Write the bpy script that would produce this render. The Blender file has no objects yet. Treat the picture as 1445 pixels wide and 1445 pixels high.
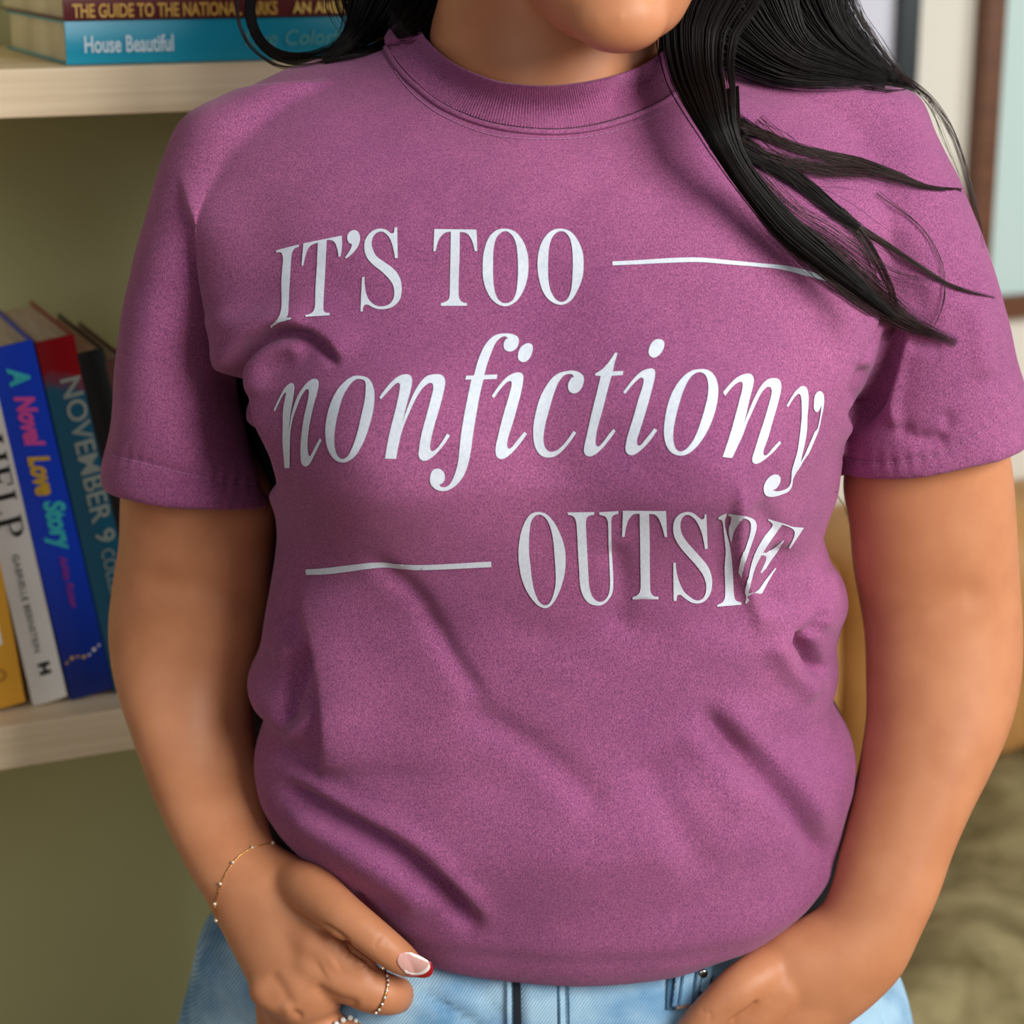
import bpy, bmesh, math, random
import numpy as np
from mathutils import Vector, Matrix
from mathutils.bvhtree import BVHTree
from mathutils.geometry import delaunay_2d_cdt
random.seed(4); rng = np.random.default_rng(4)
S = bpy.context.scene
COL = S.collection

# ------------------------------------------------------------------ camera, world, lights, exposure
F = 2890.0                      # focal length in pixels of a 1445 px frame
PIT = math.radians(16.0)
DIST = 1.16
FWD = np.array([0, math.cos(PIT), -math.sin(PIT)])
UP = np.array([0, math.sin(PIT), math.cos(PIT)])
RT = np.array([1.0, 0, 0])
CAM = np.array([0, 0, 1.12]) - DIST * FWD
cd = bpy.data.cameras.new('camera'); cam = bpy.data.objects.new('camera', cd); COL.objects.link(cam)
cam.location = CAM; cam.rotation_euler = (math.radians(90) - PIT, 0, 0)
cd.sensor_width = 36; cd.lens = 36 * F / 1445; cd.clip_start = 0.05
cd.dof.use_dof = True; cd.dof.focus_distance = 1.065; cd.dof.aperture_fstop = 7.0
S.camera = cam
S.view_settings.view_transform = 'Standard'; S.view_settings.look = 'None'
S.view_settings.gamma = 1; S.view_settings.use_curve_mapping = False
S.view_settings.exposure = 0.0
w = bpy.data.worlds.new('world'); S.world = w; w.use_nodes = True
w.node_tree.nodes['Background'].inputs[0].default_value = (0.80, 0.86, 1.0, 1)
w.node_tree.nodes['Background'].inputs[1].default_value = 0.10

def area(name, loc, aim, size, sy, power, col):
    l = bpy.data.lights.new(name, 'AREA'); l.shape = 'RECTANGLE'; l.size = size; l.size_y = sy
    l.energy = power; l.color = col
    o = bpy.data.objects.new(name, l); COL.objects.link(o); o.location = loc
    o.rotation_euler = (Vector(aim) - Vector(loc)).to_track_quat('-Z', 'Y').to_euler()
    return o
area('window_daylight', (1.5, -1.7, 2.2), (0, 0, 1.15), 1.15, 1.15, 69, (1.0, 0.97, 0.93))
area('room_bounce', (-0.9, -2.3, 1.9), (-0.1, 0, 1.1), 1.4, 1.4, 9.5, (1.0, 0.97, 0.94))
area('wall_fill', (2.7, 0.2, 2.0), (0.75, 1.7, 1.15), 1.1, 1.3, 30, (1.0, 0.99, 0.97))  # added fill light that brightens the back wall, no known window there

# ------------------------------------------------------------------ helpers
def ray(px, py):
    d = FWD * F + RT * (px - 722.5) + UP * (722.5 - py)
    return d / np.linalg.norm(d)
def P(px, py, Y=0.0):
    d = ray(px, py); return CAM + d * ((Y - CAM[1]) / d[1])
def PPl(px, py, q, n):
    d = ray(px, py); return CAM + d * (np.dot(np.array(q) - CAM, n) / np.dot(d, n))
def proj(V):
    r = np.asarray(V) - CAM; z = r @ FWD
    return 722.5 + F * (r @ RT) / z, 722.5 - F * (r @ UP) / z
PXM = DIST / F                  # metres per pixel at the person

def mesh(name, verts, faces, mat=None, parent=None, smooth=True):
    me = bpy.data.meshes.new(name); me.from_pydata([tuple(map(float, v)) for v in verts], [], faces); me.update()
    if smooth: me.polygons.foreach_set('use_smooth', [True] * len(me.polygons))
    o = bpy.data.objects.new(name, me); COL.objects.link(o)
    if mat: me.materials.append(mat)
    if parent: o.parent = parent
    return o
def bmobj(name, bm, mat=None, parent=None, smooth=False):
    me = bpy.data.meshes.new(name); bm.to_mesh(me); bm.free()
    if smooth: me.polygons.foreach_set('use_smooth', [True] * len(me.polygons))
    o = bpy.data.objects.new(name, me); COL.objects.link(o)
    if mat: me.materials.append(mat)
    if parent: o.parent = parent
    return o
def empty(name, loc=(0, 0, 0), rot=(0, 0, 0), scale=1):
    o = bpy.data.objects.new(name, None); COL.objects.link(o); o.location = loc; o.rotation_euler = rot
    o.empty_display_size = 0.05
    return o
def tag(o, label, cat, group=None):
    o['label'] = label; o['category'] = cat
    if group: o['group'] = group
    return o
def box(bm, x0, x1, y0, y1, z0, z1, bev=0.0, M=None):
    r = bmesh.ops.create_cube(bm, size=1.0)
    vs = r['verts']
    for v in vs:
        v.co = Vector(((x0 + x1) / 2 + v.co.x * (x1 - x0), (y0 + y1) / 2 + v.co.y * (y1 - y0), (z0 + z1) / 2 + v.co.z * (z1 - z0)))
    if bev:
        es = list({e for v in vs for e in v.link_edges})
        r2 = bmesh.ops.bevel(bm, geom=es, offset=bev, segments=3, affect='EDGES', profile=0.5)
        vs = list({v for f in r2['faces'] for v in f.verts} | {v for v in vs if v.is_valid})
    if M is not None:
        for v in vs: v.co = M @ v.co
    return vs

def loft(rings, closed=True):
    n = len(rings[0]); V = [p for r in rings for p in r]; Fc = []
    for i in range(len(rings) - 1):
        for j in range(n):
            k = (j + 1) % n
            Fc.append((i * n + j, i * n + k, (i + 1) * n + k, (i + 1) * n + j))
    V = [np.asarray(v, float) for v in V]
    if closed:
        V.append(np.mean(rings[0], axis=0)); a = len(V) - 1
        V.append(np.mean(rings[-1], axis=0)); b = len(V) - 1
        for j in range(n):
            k = (j + 1) % n
            Fc.append((a, k, j)); m = (len(rings) - 1) * n; Fc.append((b, m + j, m + k))
    return V, Fc
def cr(P_, n):                   # catmull-rom through rows of P_
    P_ = np.asarray(P_, float); m = len(P_); t = np.linspace(0, m - 1, n); i = np.minimum(t.astype(int), m - 2); f = (t - i)[:, None]
    Q = np.vstack([2 * P_[0] - P_[1], P_, 2 * P_[-1] - P_[-2]])
    a, b, c, d = Q[i], Q[i + 1], Q[i + 2], Q[i + 3]
    return 0.5 * (2 * b + (c - a) * f + (2 * a - 5 * b + 4 * c - d) * f ** 2 + (3 * b - a - 3 * c + d) * f ** 3)
def pairloft(st, n=60, seg=64, e=2.3, tilt=0.0):
    """stations (Lx,Ly,Rx,Ry,Yc,bf,bb): a ring through the two outline points, bf deep in front and bb behind"""
    rows = cr(st, n); rings = []
    th = np.linspace(0, 2 * math.pi, seg, endpoint=False)
    c, s = np.cos(th), np.sin(th)
    cx = np.sign(c) * np.abs(c) ** (2 / e); sx = np.sign(s) * np.abs(s) ** (2 / e)
    for Lx, Ly, Rx, Ry, Y, bf, bb in rows:
        A = P(Lx, Ly, Y); B = P(Rx, Ry, Y); C = (A + B) / 2; H = (B - A) / 2
        dep = np.where(sx > 0, -max(bf, 1e-4), -max(bb, 1e-4)) * sx
        rings.append(C + cx[:, None] * H + np.array([0, 1, -tilt]) * dep[:, None])
    return loft(rings)
def chain(pts, n=24, seg=20):    # points (px,py,Y,r px): tapered tube with round ends
    rows = cr(pts, n)
    C = np.array([P(r[0], r[1], r[2]) for r in rows]); R = np.maximum(rows[:, 3], 2) * PXM
    return tube3(C, R, seg)
def tube3(C, R, seg=20, caps=True, flat=1.0, fdir=None):
    C = np.asarray(C, float); R = np.ones(len(C)) * R
    T = np.gradient(C, axis=0); T /= np.linalg.norm(T, axis=1)[:, None]
    if caps:
        pre, post = [], []
        for k in (1.0, 0.92, 0.7, 0.38): pre.append((C[0] - T[0] * R[0] * k, R[0] * math.sqrt(max(0, 1 - k * k)) + 1e-5))
        for k in (0.38, 0.7, 0.92, 1.0): post.append((C[-1] + T[-1] * R[-1] * k, R[-1] * math.sqrt(max(0, 1 - k * k)) + 1e-5))
        Tn = np.vstack([[T[0]] * 4, T, [T[-1]] * 4]); R = np.array([p[1] for p in pre] + list(R) + [p[1] for p in post])
        C = np.array([p[0] for p in pre] + list(C) + [p[0] for p in post]); T = Tn
    u = np.cross(T[0], [0, 1, 0.01] if fdir is None else fdir); u /= np.linalg.norm(u); rings = []
    th = np.linspace(0, 2 * math.pi, seg, endpoint=False)
    for i in range(len(C)):
        u = u - T[i] * np.dot(u, T[i]); u /= np.linalg.norm(u); v = np.cross(T[i], u)
        rings.append(C[i] + R[i] * (np.cos(th)[:, None] * u + flat * np.sin(th)[:, None] * v))
    return loft(rings)
def ell(c, r, seg=24, rot=None):
    bm = bmesh.new(); bmesh.ops.create_uvsphere(bm, u_segments=seg, v_segments=seg // 2, radius=1)
    V = np.array([v.co[:] for v in bm.verts]) * np.array(r)
    if rot is not None: V = V @ np.array(rot.to_matrix()).T
    Fc = [tuple(v.index for v in f.verts) for f in bm.faces]; bm.free()
    return list(V + np.array(c)), Fc
def join(parts):
    V = []; Fc = []
    for v, f in parts:
        k = len(V); V += list(v); Fc += [tuple(i + k for i in q) for q in f]
    return V, Fc
def remesh(parts, vox, smooth=3, lam=0.5):
    V, Fc = join(parts)
    me = bpy.data.meshes.new('tmp'); me.from_pydata([tuple(v) for v in V], [], Fc); me.update()
    bm = bmesh.new(); bm.from_mesh(me); bmesh.ops.recalc_face_normals(bm, faces=bm.faces); bm.to_mesh(me); bm.free()
    o = bpy.data.objects.new('tmp', me); COL.objects.link(o)
    m = o.modifiers.new('r', 'REMESH'); m.mode = 'VOXEL'; m.voxel_size = vox; m.adaptivity = 0
    dg = bpy.context.evaluated_depsgraph_get(); dg.update()
    e = bpy.data.meshes.new_from_object(o.evaluated_get(dg))
    bpy.data.objects.remove(o); bpy.data.meshes.remove(me)
    lap(e, smooth, lam)
    return e
def getV(me):
    a = np.empty(len(me.vertices) * 3); me.vertices.foreach_get('co', a); return a.reshape(-1, 3)
def setV(me, V): me.vertices.foreach_set('co', np.ascontiguousarray(V, dtype=float).ravel()); me.update()
def getN(me):
    a = np.empty(len(me.vertices) * 3); me.vertex_normals.foreach_get('vector', a); return a.reshape(-1, 3)
def lap(me, it, lam=0.5, wt=None):
    V = getV(me); E = np.empty(len(me.edges) * 2, dtype=np.int32); me.edges.foreach_get('vertices', E); E = E.reshape(-1, 2)
    deg = np.bincount(E.ravel(), minlength=len(V)).astype(float)[:, None]; deg[deg == 0] = 1
    for _ in range(it):
        s = np.zeros_like(V)
        for k in range(3):
            s[:, k] = np.bincount(E[:, 0], weights=V[E[:, 1], k], minlength=len(V)) + np.bincount(E[:, 1], weights=V[E[:, 0], k], minlength=len(V))
        d = lam * (s / deg - V)
        V += d if wt is None else d * wt[:, None]
    setV(me, V)
def link(name, me, mat, parent=None, smooth=True):
    me.name = name
    if smooth: me.polygons.foreach_set('use_smooth', [True] * len(me.polygons))
    me.materials.clear(); me.materials.append(mat)
    o = bpy.data.objects.new(name, me); COL.objects.link(o)
    if parent: o.parent = parent
    return o
def bvh(me):
    V = [tuple(v) for v in getV(me)]; return BVHTree.FromPolygons(V, [tuple(p.vertices) for p in me.polygons])
def cast(t, px, py, off=0.0):
    d = ray(px, py); h = t.ray_cast(Vector(CAM), Vector(d), 10)
    if h[0] is None: return None
    n = h[1]
    if n.dot(Vector(d)) > 0: n = -n
    if n.dot(-Vector(d)) < 0.25: n = -Vector(d)
    return np.array(h[0] + n * off)
# creases: signed distance to a polyline in view pixels
def stroke(x, y, pts, taper=True):
    pts = cr(pts, len(pts) * 5); best = np.full(len(x), 1e9); sg = np.zeros(len(x)); tt = np.zeros(len(x)); L = 0
    seg = np.diff(pts, axis=0); ln = np.hypot(seg[:, 0], seg[:, 1]); tot = ln.sum()
    for i in range(len(seg)):
        ax, ay = pts[i]; sx, sy = seg[i] / max(ln[i], 1e-6)
        t = np.clip((x - ax) * sx + (y - ay) * sy, 0, ln[i]); dx = x - ax - t * sx; dy = y - ay - t * sy
        d = np.hypot(dx, dy); m = d < best
        best[m] = d[m]; sg[m] = np.sign(sx * dy - sy * dx)[m]; tt[m] = ((L + t) / tot)[m]; L += ln[i]
    tp = np.clip(np.minimum(tt, 1 - tt) * 6, 0, 1) if taper else np.ones(len(x))
    return best, sg, tp * tp * (3 - 2 * tp), tt

# ------------------------------------------------------------------ materials
def lin(c): return tuple(((v / 255) / 12.92 if v / 255 <= 0.04045 else ((v / 255 + 0.055) / 1.055) ** 2.4) for v in c) + (1,)
def mat(name, col, rough=0.6, **kw):
    m = bpy.data.materials.new(name); m.use_nodes = True; b = m.node_tree.nodes['Principled BSDF']
    b.inputs['Base Color'].default_value = lin(col); b.inputs['Roughness'].default_value = rough
    for k, v in kw.items(): b.inputs[k.replace('_', ' ')].default_value = v
    return m
def noisemat(name, c1, c2, scale=(10, 10, 10), rough=0.7, bump=0.0, bscale=None, detail=6, bdist=0.001, lo=0.35, hi=0.65, **kw):
    m = mat(name, c1, rough, **kw); nt = m.node_tree; N = nt.nodes; L = nt.links; b = N['Principled BSDF']
    tc = N.new('ShaderNodeTexCoord'); mp = N.new('ShaderNodeMapping'); mp.inputs['Scale'].default_value = scale
    nz = N.new('ShaderNodeTexNoise'); nz.inputs['Scale'].default_value = 1; nz.inputs['Detail'].default_value = detail
    rp = N.new('ShaderNodeValToRGB'); rp.color_ramp.elements[0].position = lo; rp.color_ramp.elements[1].position = hi
    rp.color_ramp.elements[0].color = lin(c1); rp.color_ramp.elements[1].color = lin(c2)
    L.new(tc.outputs['Object'], mp.inputs[0]); L.new(mp.outputs[0], nz.inputs[0]); L.new(nz.outputs[0], rp.inputs[0]); L.new(rp.outputs[0], b.inputs['Base Color'])
    if bump:
        n2 = N.new('ShaderNodeTexNoise'); n2.inputs['Detail'].default_value = 3
        m2 = N.new('ShaderNodeMapping'); m2.inputs['Scale'].default_value = bscale or scale; n2.inputs['Scale'].default_value = 1
        L.new(tc.outputs['Object'], m2.inputs[0]); L.new(m2.outputs[0], n2.inputs[0])
        bp = N.new('ShaderNodeBump'); bp.inputs['Strength'].default_value = bump; bp.inputs['Distance'].default_value = bdist
        L.new(n2.outputs[0], bp.inputs['Height']); L.new(bp.outputs[0], b.inputs['Normal'])
    return m

def shirtmat(name, rib=False):
    m = mat(name, (150, 82, 125), 0.92); nt = m.node_tree; N = nt.nodes; L = nt.links; b = N['Principled BSDF']
    b.inputs['Sheen Weight'].default_value = 0.18; b.inputs['Sheen Roughness'].default_value = 0.5
    b.inputs['Sheen Tint'].default_value = (0.9, 0.75, 0.9, 1); b.inputs['Specular IOR Level'].default_value = 0.15
    tc = N.new('ShaderNodeTexCoord')
    def nz(sc, det, src=None):
        mp = N.new('ShaderNodeMapping'); mp.inputs['Scale'].default_value = sc; L.new(tc.outputs['Object'], mp.inputs[0])
        n = N.new('ShaderNodeTexNoise'); n.inputs['Scale'].default_value = 1; n.inputs['Detail'].default_value = det; L.new(mp.outputs[0], n.inputs[0]); return n
    big = nz((9, 9, 9), 5); fine = nz((1900, 1900, 900), 1); med = nz((120, 120, 90), 4)
    r1 = N.new('ShaderNodeValToRGB'); r1.color_ramp.elements[0].position = 0.36; r1.color_ramp.elements[1].position = 0.66
    r1.color_ramp.elements[0].color = lin((151, 85, 128)); r1.color_ramp.elements[1].color = lin((168, 97, 139))
    L.new(big.outputs[0], r1.inputs[0])
    r2 = N.new('ShaderNodeValToRGB'); r2.color_ramp.elements[0].position = 0.33; r2.color_ramp.elements[1].position = 0.68
    r2.color_ramp.elements[0].color = (0.62, 0.58, 0.70, 1); r2.color_ramp.elements[1].color = (1.32, 1.32, 1.26, 1)
    L.new(fine.outputs[0], r2.inputs[0])
    r3 = N.new('ShaderNodeValToRGB'); r3.color_ramp.elements[0].color = (0.90, 0.88, 0.94, 1); r3.color_ramp.elements[1].color = (1.1, 1.1, 1.06, 1)
    L.new(med.outputs[0], r3.inputs[0])
    def mul(a, bb):
        x = N.new('ShaderNodeMix'); x.data_type = 'RGBA'; x.blend_type = 'MULTIPLY'; x.inputs[0].default_value = 1
        L.new(a, x.inputs[6]); L.new(bb, x.inputs[7]); return x.outputs[2]
    c = mul(mul(r1.outputs[0], r2.outputs[0]), r3.outputs[0]); L.new(c, b.inputs['Base Color'])
    bp = N.new('ShaderNodeBump'); bp.inputs['Strength'].default_value = 0.35; bp.inputs['Distance'].default_value = 0.0004
    L.new(fine.outputs[0], bp.inputs['Height']); L.new(bp.outputs[0], b.inputs['Normal'])
    return m
M_SHIRT = shirtmat('heathered_plum_cotton')
M_STITCH = mat('plum_thread', (176, 118, 158), 0.8)
M_PRINT = noisemat('pale_blue_print_ink', (212, 222, 236), (226, 234, 244), (700, 700, 350), 0.75, 0.15, (900, 900, 500), bdist=0.0002)
def skinmat():
    m = noisemat('skin', (199, 132, 92), (209, 143, 102), (40, 40, 40), 0.46, 0.12, (900, 900, 900), bdist=0.0003)
    b = m.node_tree.nodes['Principled BSDF']
    b.inputs['Subsurface Weight'].default_value = 0.05; b.inputs['Subsurface Radius'].default_value = (0.7, 0.32, 0.2)
    b.inputs['Subsurface Scale'].default_value = 0.004; b.inputs['Specular IOR Level'].default_value = 0.35
    return m
M_SKIN = skinmat()
M_HAIR = mat('dark_brown_black_hair', (15, 9, 8), 0.5, Specular_IOR_Level=0.28)
M_HAIR2 = mat('thin_brown_hair', (44, 25, 22), 0.45)
def denim():
    m = noisemat('light_wash_denim', (80, 142, 190), (176, 211, 231), (26, 26, 30), 0.85, 0.0, lo=0.27, hi=0.60)
    nt = m.node_tree; N = nt.nodes; L = nt.links; b = N['Principled BSDF']
    src = b.inputs['Base Color'].links[0].from_socket
    tc = N.new('ShaderNodeTexCoord'); mp = N.new('ShaderNodeMapping'); mp.inputs['Rotation'].default_value = (0, math.radians(52), 0)
    wv = N.new('ShaderNodeTexWave'); wv.inputs['Scale'].default_value = 210; wv.inputs['Distortion'].default_value = 1.0; wv.inputs['Detail'].default_value = 2; wv.inputs['Detail Scale'].default_value = 2; wv.bands_direction = 'Z'
    L.new(tc.outputs['Object'], mp.inputs[0]); L.new(mp.outputs[0], wv.inputs[0])
    r = N.new('ShaderNodeValToRGB'); r.color_ramp.elements[0].color = (0.62, 0.76, 0.86, 1); r.color_ramp.elements[1].color = (1.12, 1.08, 1.05, 1); L.new(wv.outputs['Fac'], r.inputs[0])
    x = N.new('ShaderNodeMix'); x.data_type = 'RGBA'; x.blend_type = 'MULTIPLY'; x.inputs[0].default_value = 1
    L.new(src, x.inputs[6]); L.new(r.outputs[0], x.inputs[7]); L.new(x.outputs[2], b.inputs['Base Color'])
    bp = N.new('ShaderNodeBump'); bp.inputs['Strength'].default_value = 0.4; bp.inputs['Distance'].default_value = 0.0004
    L.new(wv.outputs['Fac'], bp.inputs['Height']); L.new(bp.outputs[0], b.inputs['Normal'])
    return m
M_DENIM = denim()
M_DENIMD = noisemat('dark_denim_seam', (40, 70, 98), (84, 128, 160), (60, 60, 60), 0.9)
M_GOLD = mat('gold', (214, 170, 100), 0.25, Metallic=1.0)
M_SILVER = mat('silver', (210, 212, 205), 0.2, Metallic=1.0)
M_GEM = mat('clear_stone', (240, 244, 240), 0.08, Specular_IOR_Level=0.9)
M_WALL = noisemat('cream_wall_paint', (236, 232, 218), (240, 237, 224), (3, 3, 3), 0.9)
M_WOOD = noisemat('pale_oak_board', (214, 190, 152), (238, 218, 184), (2.2, 30, 120), 0.6, 0.1, (3, 40, 160), bdist=0.0006)
M_BACK = noisemat('olive_back_panel', (192, 196, 148), (200, 204, 156), (5, 5, 5), 0.9)

# ================================================================== SETTING
A24 = math.radians(24)
UX = np.array([math.cos(A24), math.sin(A24), 0]); WN = np.array([-math.sin(A24), math.cos(A24), 0])   # along shelf, into shelf
def local_frame(q):       # matrix of a frame whose x runs along the shelf, y into it
    return Matrix.Translation(Vector(q)) @ Matrix.Rotation(A24, 4, 'Z')
bm = bmesh.new(); box(bm, -4, 4, -3.5, 3.5, -0.05, 0); fl = bmobj('floor', bm, noisemat('oak_floor', (120, 90, 60), (150, 116, 80), (2, 14, 2), 0.5)); fl['kind'] = 'structure'
WQ = np.array([0.5, 1.62, 0.0])
wl = empty('wall_back_frame')
bpy.data.objects.remove(wl)
bm = bmesh.new(); box(bm, -3.2, 3.2, 0, 0.1, 0, 2.7); wb = bmobj('wall_back', bm, M_WALL); wb.matrix_world = local_frame(WQ); wb['kind'] = 'structure'
bm = bmesh.new(); box(bm, -3.2, 3.2, -0.016, 0, 0, 0.12, 0.004); bb_ = bmobj('baseboard_back', bm, mat('white_trim', (232, 230, 222), 0.5)); bb_.matrix_world = local_frame(WQ); bb_['kind'] = 'structure'

# bookcase
SQ = np.array([-0.33, 0.175, 0.0])
MS = local_frame(SQ)
def su(px, py, back=0.0):       # pixel -> shelf-local (u, v height) on a plane `back` behind the board fronts
    p = PPl(px, py, SQ + WN * back, WN) - SQ; return float(p @ UX), float(p[2])
bc = empty('bookcase'); bc.matrix_world = MS
tag(bc, 'open bookcase of pale oak boards with an olive back panel, behind the woman', 'bookcase')
z_low = su(0, 1027)[1]; z_lowb = su(0, 1088)[1]; z_top = su(0, 98)[1]; z_topb = su(0, 168)[1]
TH = (z_low - z_lowb); TH2 = z_top - z_topb
UL, UR_ = -0.30, 0.32
for nm, zt, th in (('shelf_board', z_low, TH), ('shelf_board', z_top, TH2), ('shelf_board', z_top + 0.36, 0.03), ('shelf_board', 0.50, 0.03), ('shelf_board', 0.12, 0.03)):
    bm = bmesh.new(); box(bm, UL, UR_, 0.0, 0.27, zt - th, zt, 0.0015); bmobj(nm, bm, M_WOOD, bc)
bm = bmesh.new(); box(bm, UL, UR_, 0.272, 0.285, 0.0, z_top + 0.36); bmobj('back_panel', bm, M_BACK, bc)
for a in (UL - 0.025, UR_):
    bm = bmesh.new(); box(bm, a, a + 0.025, 0.0, 0.285, 0.0, z_top + 0.38, 0.0015); bmobj('side_panel', bm, M_WOOD, bc)

# ---- lettering helpers
def textmesh(s, size=0.01, bold=0.0, shear=0.0, sx=1.0, space=1.0):
    c = bpy.data.curves.new('t', 'FONT'); c.body = s; c.size = size; c.offset = bold; c.shear = shear; c.space_character = space
    c.align_x = 'CENTER'; c.align_y = 'CENTER'; c.resolution_u = 4; c.extrude = 0.00012
    o = bpy.data.objects.new('t', c); COL.objects.link(o); dg = bpy.context.evaluated_depsgraph_get(); dg.update()
    me = bpy.data.meshes.new_from_object(o.evaluated_get(dg)); bpy.data.objects.remove(o); bpy.data.curves.remove(c)
    V = getV(me); V[:, 0] *= sx; setV(me, V); return me
def put_text(parent, s, u, v, ang, h, length, m, bold=0.0, shear=0.0, y=-0.0004, name='printed_title'):
    """text centred at (u,v) of a spine lying in the parent's XZ plane; ang = direction of reading; h = letter height"""
    me = textmesh(s, h / 0.72, bold, shear); V = getV(me)
    wd = V[:, 0].max() - V[:, 0].min(); V[:, 0] = (V[:, 0] - (V[:, 0].max() + V[:, 0].min()) / 2) * (length / wd)
    V[:, 1] -= (V[:, 1].max() + V[:, 1].min()) / 2
    c, sn = math.cos(ang), math.sin(ang)
    X_ = u + V[:, 0] * c - V[:, 1] * sn; wp = parent['spine_width']
    W = np.stack([X_, y - V[:, 2] - 0.0015 * np.sin(math.pi * np.clip(X_ / wp + .5, 0, 1)), v + V[:, 0] * sn + V[:, 1] * c], 1); setV(me, W)
    me.materials.append(m); o = bpy.data.objects.new(name, me); COL.objects.link(o); o.parent = parent; return o

# ---- books
M_PAGE = noisemat('book_pages', (196, 186, 160), (222, 214, 190), (20, 20, 900), 0.9)
M_PAGEV = noisemat('book_pages_upright', (196, 186, 160), (222, 214, 190), (900, 20, 20), 0.9)
def spine_profile(w, bulge, n=10):
    return [(-w / 2 + w * i / n, -bulge * math.sin(math.pi * i / n)) for i in range(n + 1)]
def book(name, mcover, w, h, d, horizontal=False, bulge=0.0015, mspine=None, pages=None):
    """local: x across the spine, z along the spine (from 0), y into the shelf; parts cover (spine + boards) and page_block"""
    r = empty(name); t = 0.0012; r['spine_width'] = float(w)
    prof = spine_profile(w, bulge); pts = prof + [(w / 2, d)] + [(w / 2 - t, d), (w / 2 - t, 0.002)] + [(-w / 2 + t, 0.002), (-w / 2 + t, d), (-w / 2, d)]
    V = [(x, y, z) for z in (0.0, h) for x, y in pts]; n = len(pts)
    Fc = [(i, (i + 1) % n, n + (i + 1) % n, n + i) for i in range(n)]
    bm = bmesh.new(); vs = [bm.verts.new(v) for v in V]
    for f in Fc: bm.faces.new([vs[i] for i in f])
    k = len(prof)
    for b in (0, n):             # ends of the cover: thin strips
        bm.faces.new([vs[b + i] for i in range(k)] + [vs[b + k + 2], vs[b + k + 3]])
        bm.faces.new([vs[b + k - 1], vs[b + k], vs[b + k + 1], vs[b + k + 2]])
        bm.faces.new([vs[b + 0], vs[b + k + 3], vs[b + k + 4], vs[b + k + 5]])
    bmesh.ops.recalc_face_normals(bm, faces=bm.faces)
    bmobj('cover', bm, mcover, r)
    bm = bmesh.new(); box(bm, -w / 2 + t, w / 2 - t, 0.003, d - 0.004, 0.003, h - 0.003); bmobj('page_block', bm, pages or (M_PAGE if horizontal else M_PAGEV), r)
    return r
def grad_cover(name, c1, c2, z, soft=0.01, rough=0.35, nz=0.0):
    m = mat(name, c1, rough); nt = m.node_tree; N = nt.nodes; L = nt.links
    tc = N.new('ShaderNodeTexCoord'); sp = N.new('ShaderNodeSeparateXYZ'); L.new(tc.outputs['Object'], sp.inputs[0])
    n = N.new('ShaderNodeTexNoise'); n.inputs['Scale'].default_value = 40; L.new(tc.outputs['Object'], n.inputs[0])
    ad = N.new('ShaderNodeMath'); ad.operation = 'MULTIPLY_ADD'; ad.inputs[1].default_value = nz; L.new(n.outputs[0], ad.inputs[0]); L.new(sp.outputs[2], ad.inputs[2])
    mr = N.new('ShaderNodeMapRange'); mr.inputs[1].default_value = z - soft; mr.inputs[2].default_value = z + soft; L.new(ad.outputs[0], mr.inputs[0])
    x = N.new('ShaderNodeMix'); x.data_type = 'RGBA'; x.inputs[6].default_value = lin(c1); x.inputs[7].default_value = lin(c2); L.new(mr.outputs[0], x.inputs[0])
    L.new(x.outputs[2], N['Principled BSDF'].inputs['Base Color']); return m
BK = 0.030                          # leaning books stand this far behind the board fronts
def lean_book(name, px0, py0, px1, py1, wpx, mcover, h=None, d=0.14, back=BK, **kw):
    """spine centre line from foot (px0,py0) to head (px1,py1) on the spine plane"""
    u0, v0 = su(px0, py0, back); u1, v1 = su(px1, py1, back)
    L_ = math.hypot(u1 - u0, v1 - v0) if h is None else h
    ang = math.atan2(u1 - u0, v1 - v0)
    wa = abs(su(px0 + wpx / 2, py0, back)[0] - su(px0 - wpx / 2, py0, back)[0]) * math.cos(ang)
    r = book(name, mcover, wa, L_, d, **kw)
    low = wa / 2 * abs(math.sin(ang))
    vz = z_low + low + 0.0006
    u0 += (vz - v0) * math.tan(ang)
    r.matrix_world = MS @ Matrix.Translation((u0, back, vz)) @ Matrix.Rotation(ang, 4, 'Y')
    return r, wa, L_
G = 'novels leaning on the lower shelf'
GT = -math.pi / 2                  # titles read downward
r, wa, L_ = lean_book('book', -3, 1003, -48, 760, 82, mat('gold_cover', (232, 168, 52), 0.45)); tag(r, 'mustard yellow book at the left picture edge with ME in white', 'book', G)
mw = mat('white_ink', (240, 238, 230), 0.6)
put_text(r, 'ME', 0.004, 0.058, GT, 0.013, 0.026, mw, 0.0007)
bm = bmesh.new(); bmesh.ops.create_circle(bm, segments=20, radius=0.0045)
es = bm.edges[:]; g = bmesh.ops.extrude_edge_only(bm, edges=es); 
for v in g['geom']:
    if isinstance(v, bmesh.types.BMVert): v.co *= 0.75
for v in bm.verts: v.co = Vector((v.co.x + 0.005, -0.0026, v.co.y + 0.024))
bmobj('publisher_mark', bm, mat('brown_ink', (150, 100, 30), 0.6), r)
r, wa, L_ = lean_book('book', 72, 993, -38, 520, 50, noisemat('white_cover', (232, 228, 218), (238, 235, 226), (20, 20, 20), 0.4)); tag(r, 'white book with black HELP and an author name in spaced capitals', 'book', G)
mk = mat('black_ink', (24, 26, 24), 0.6)
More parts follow.
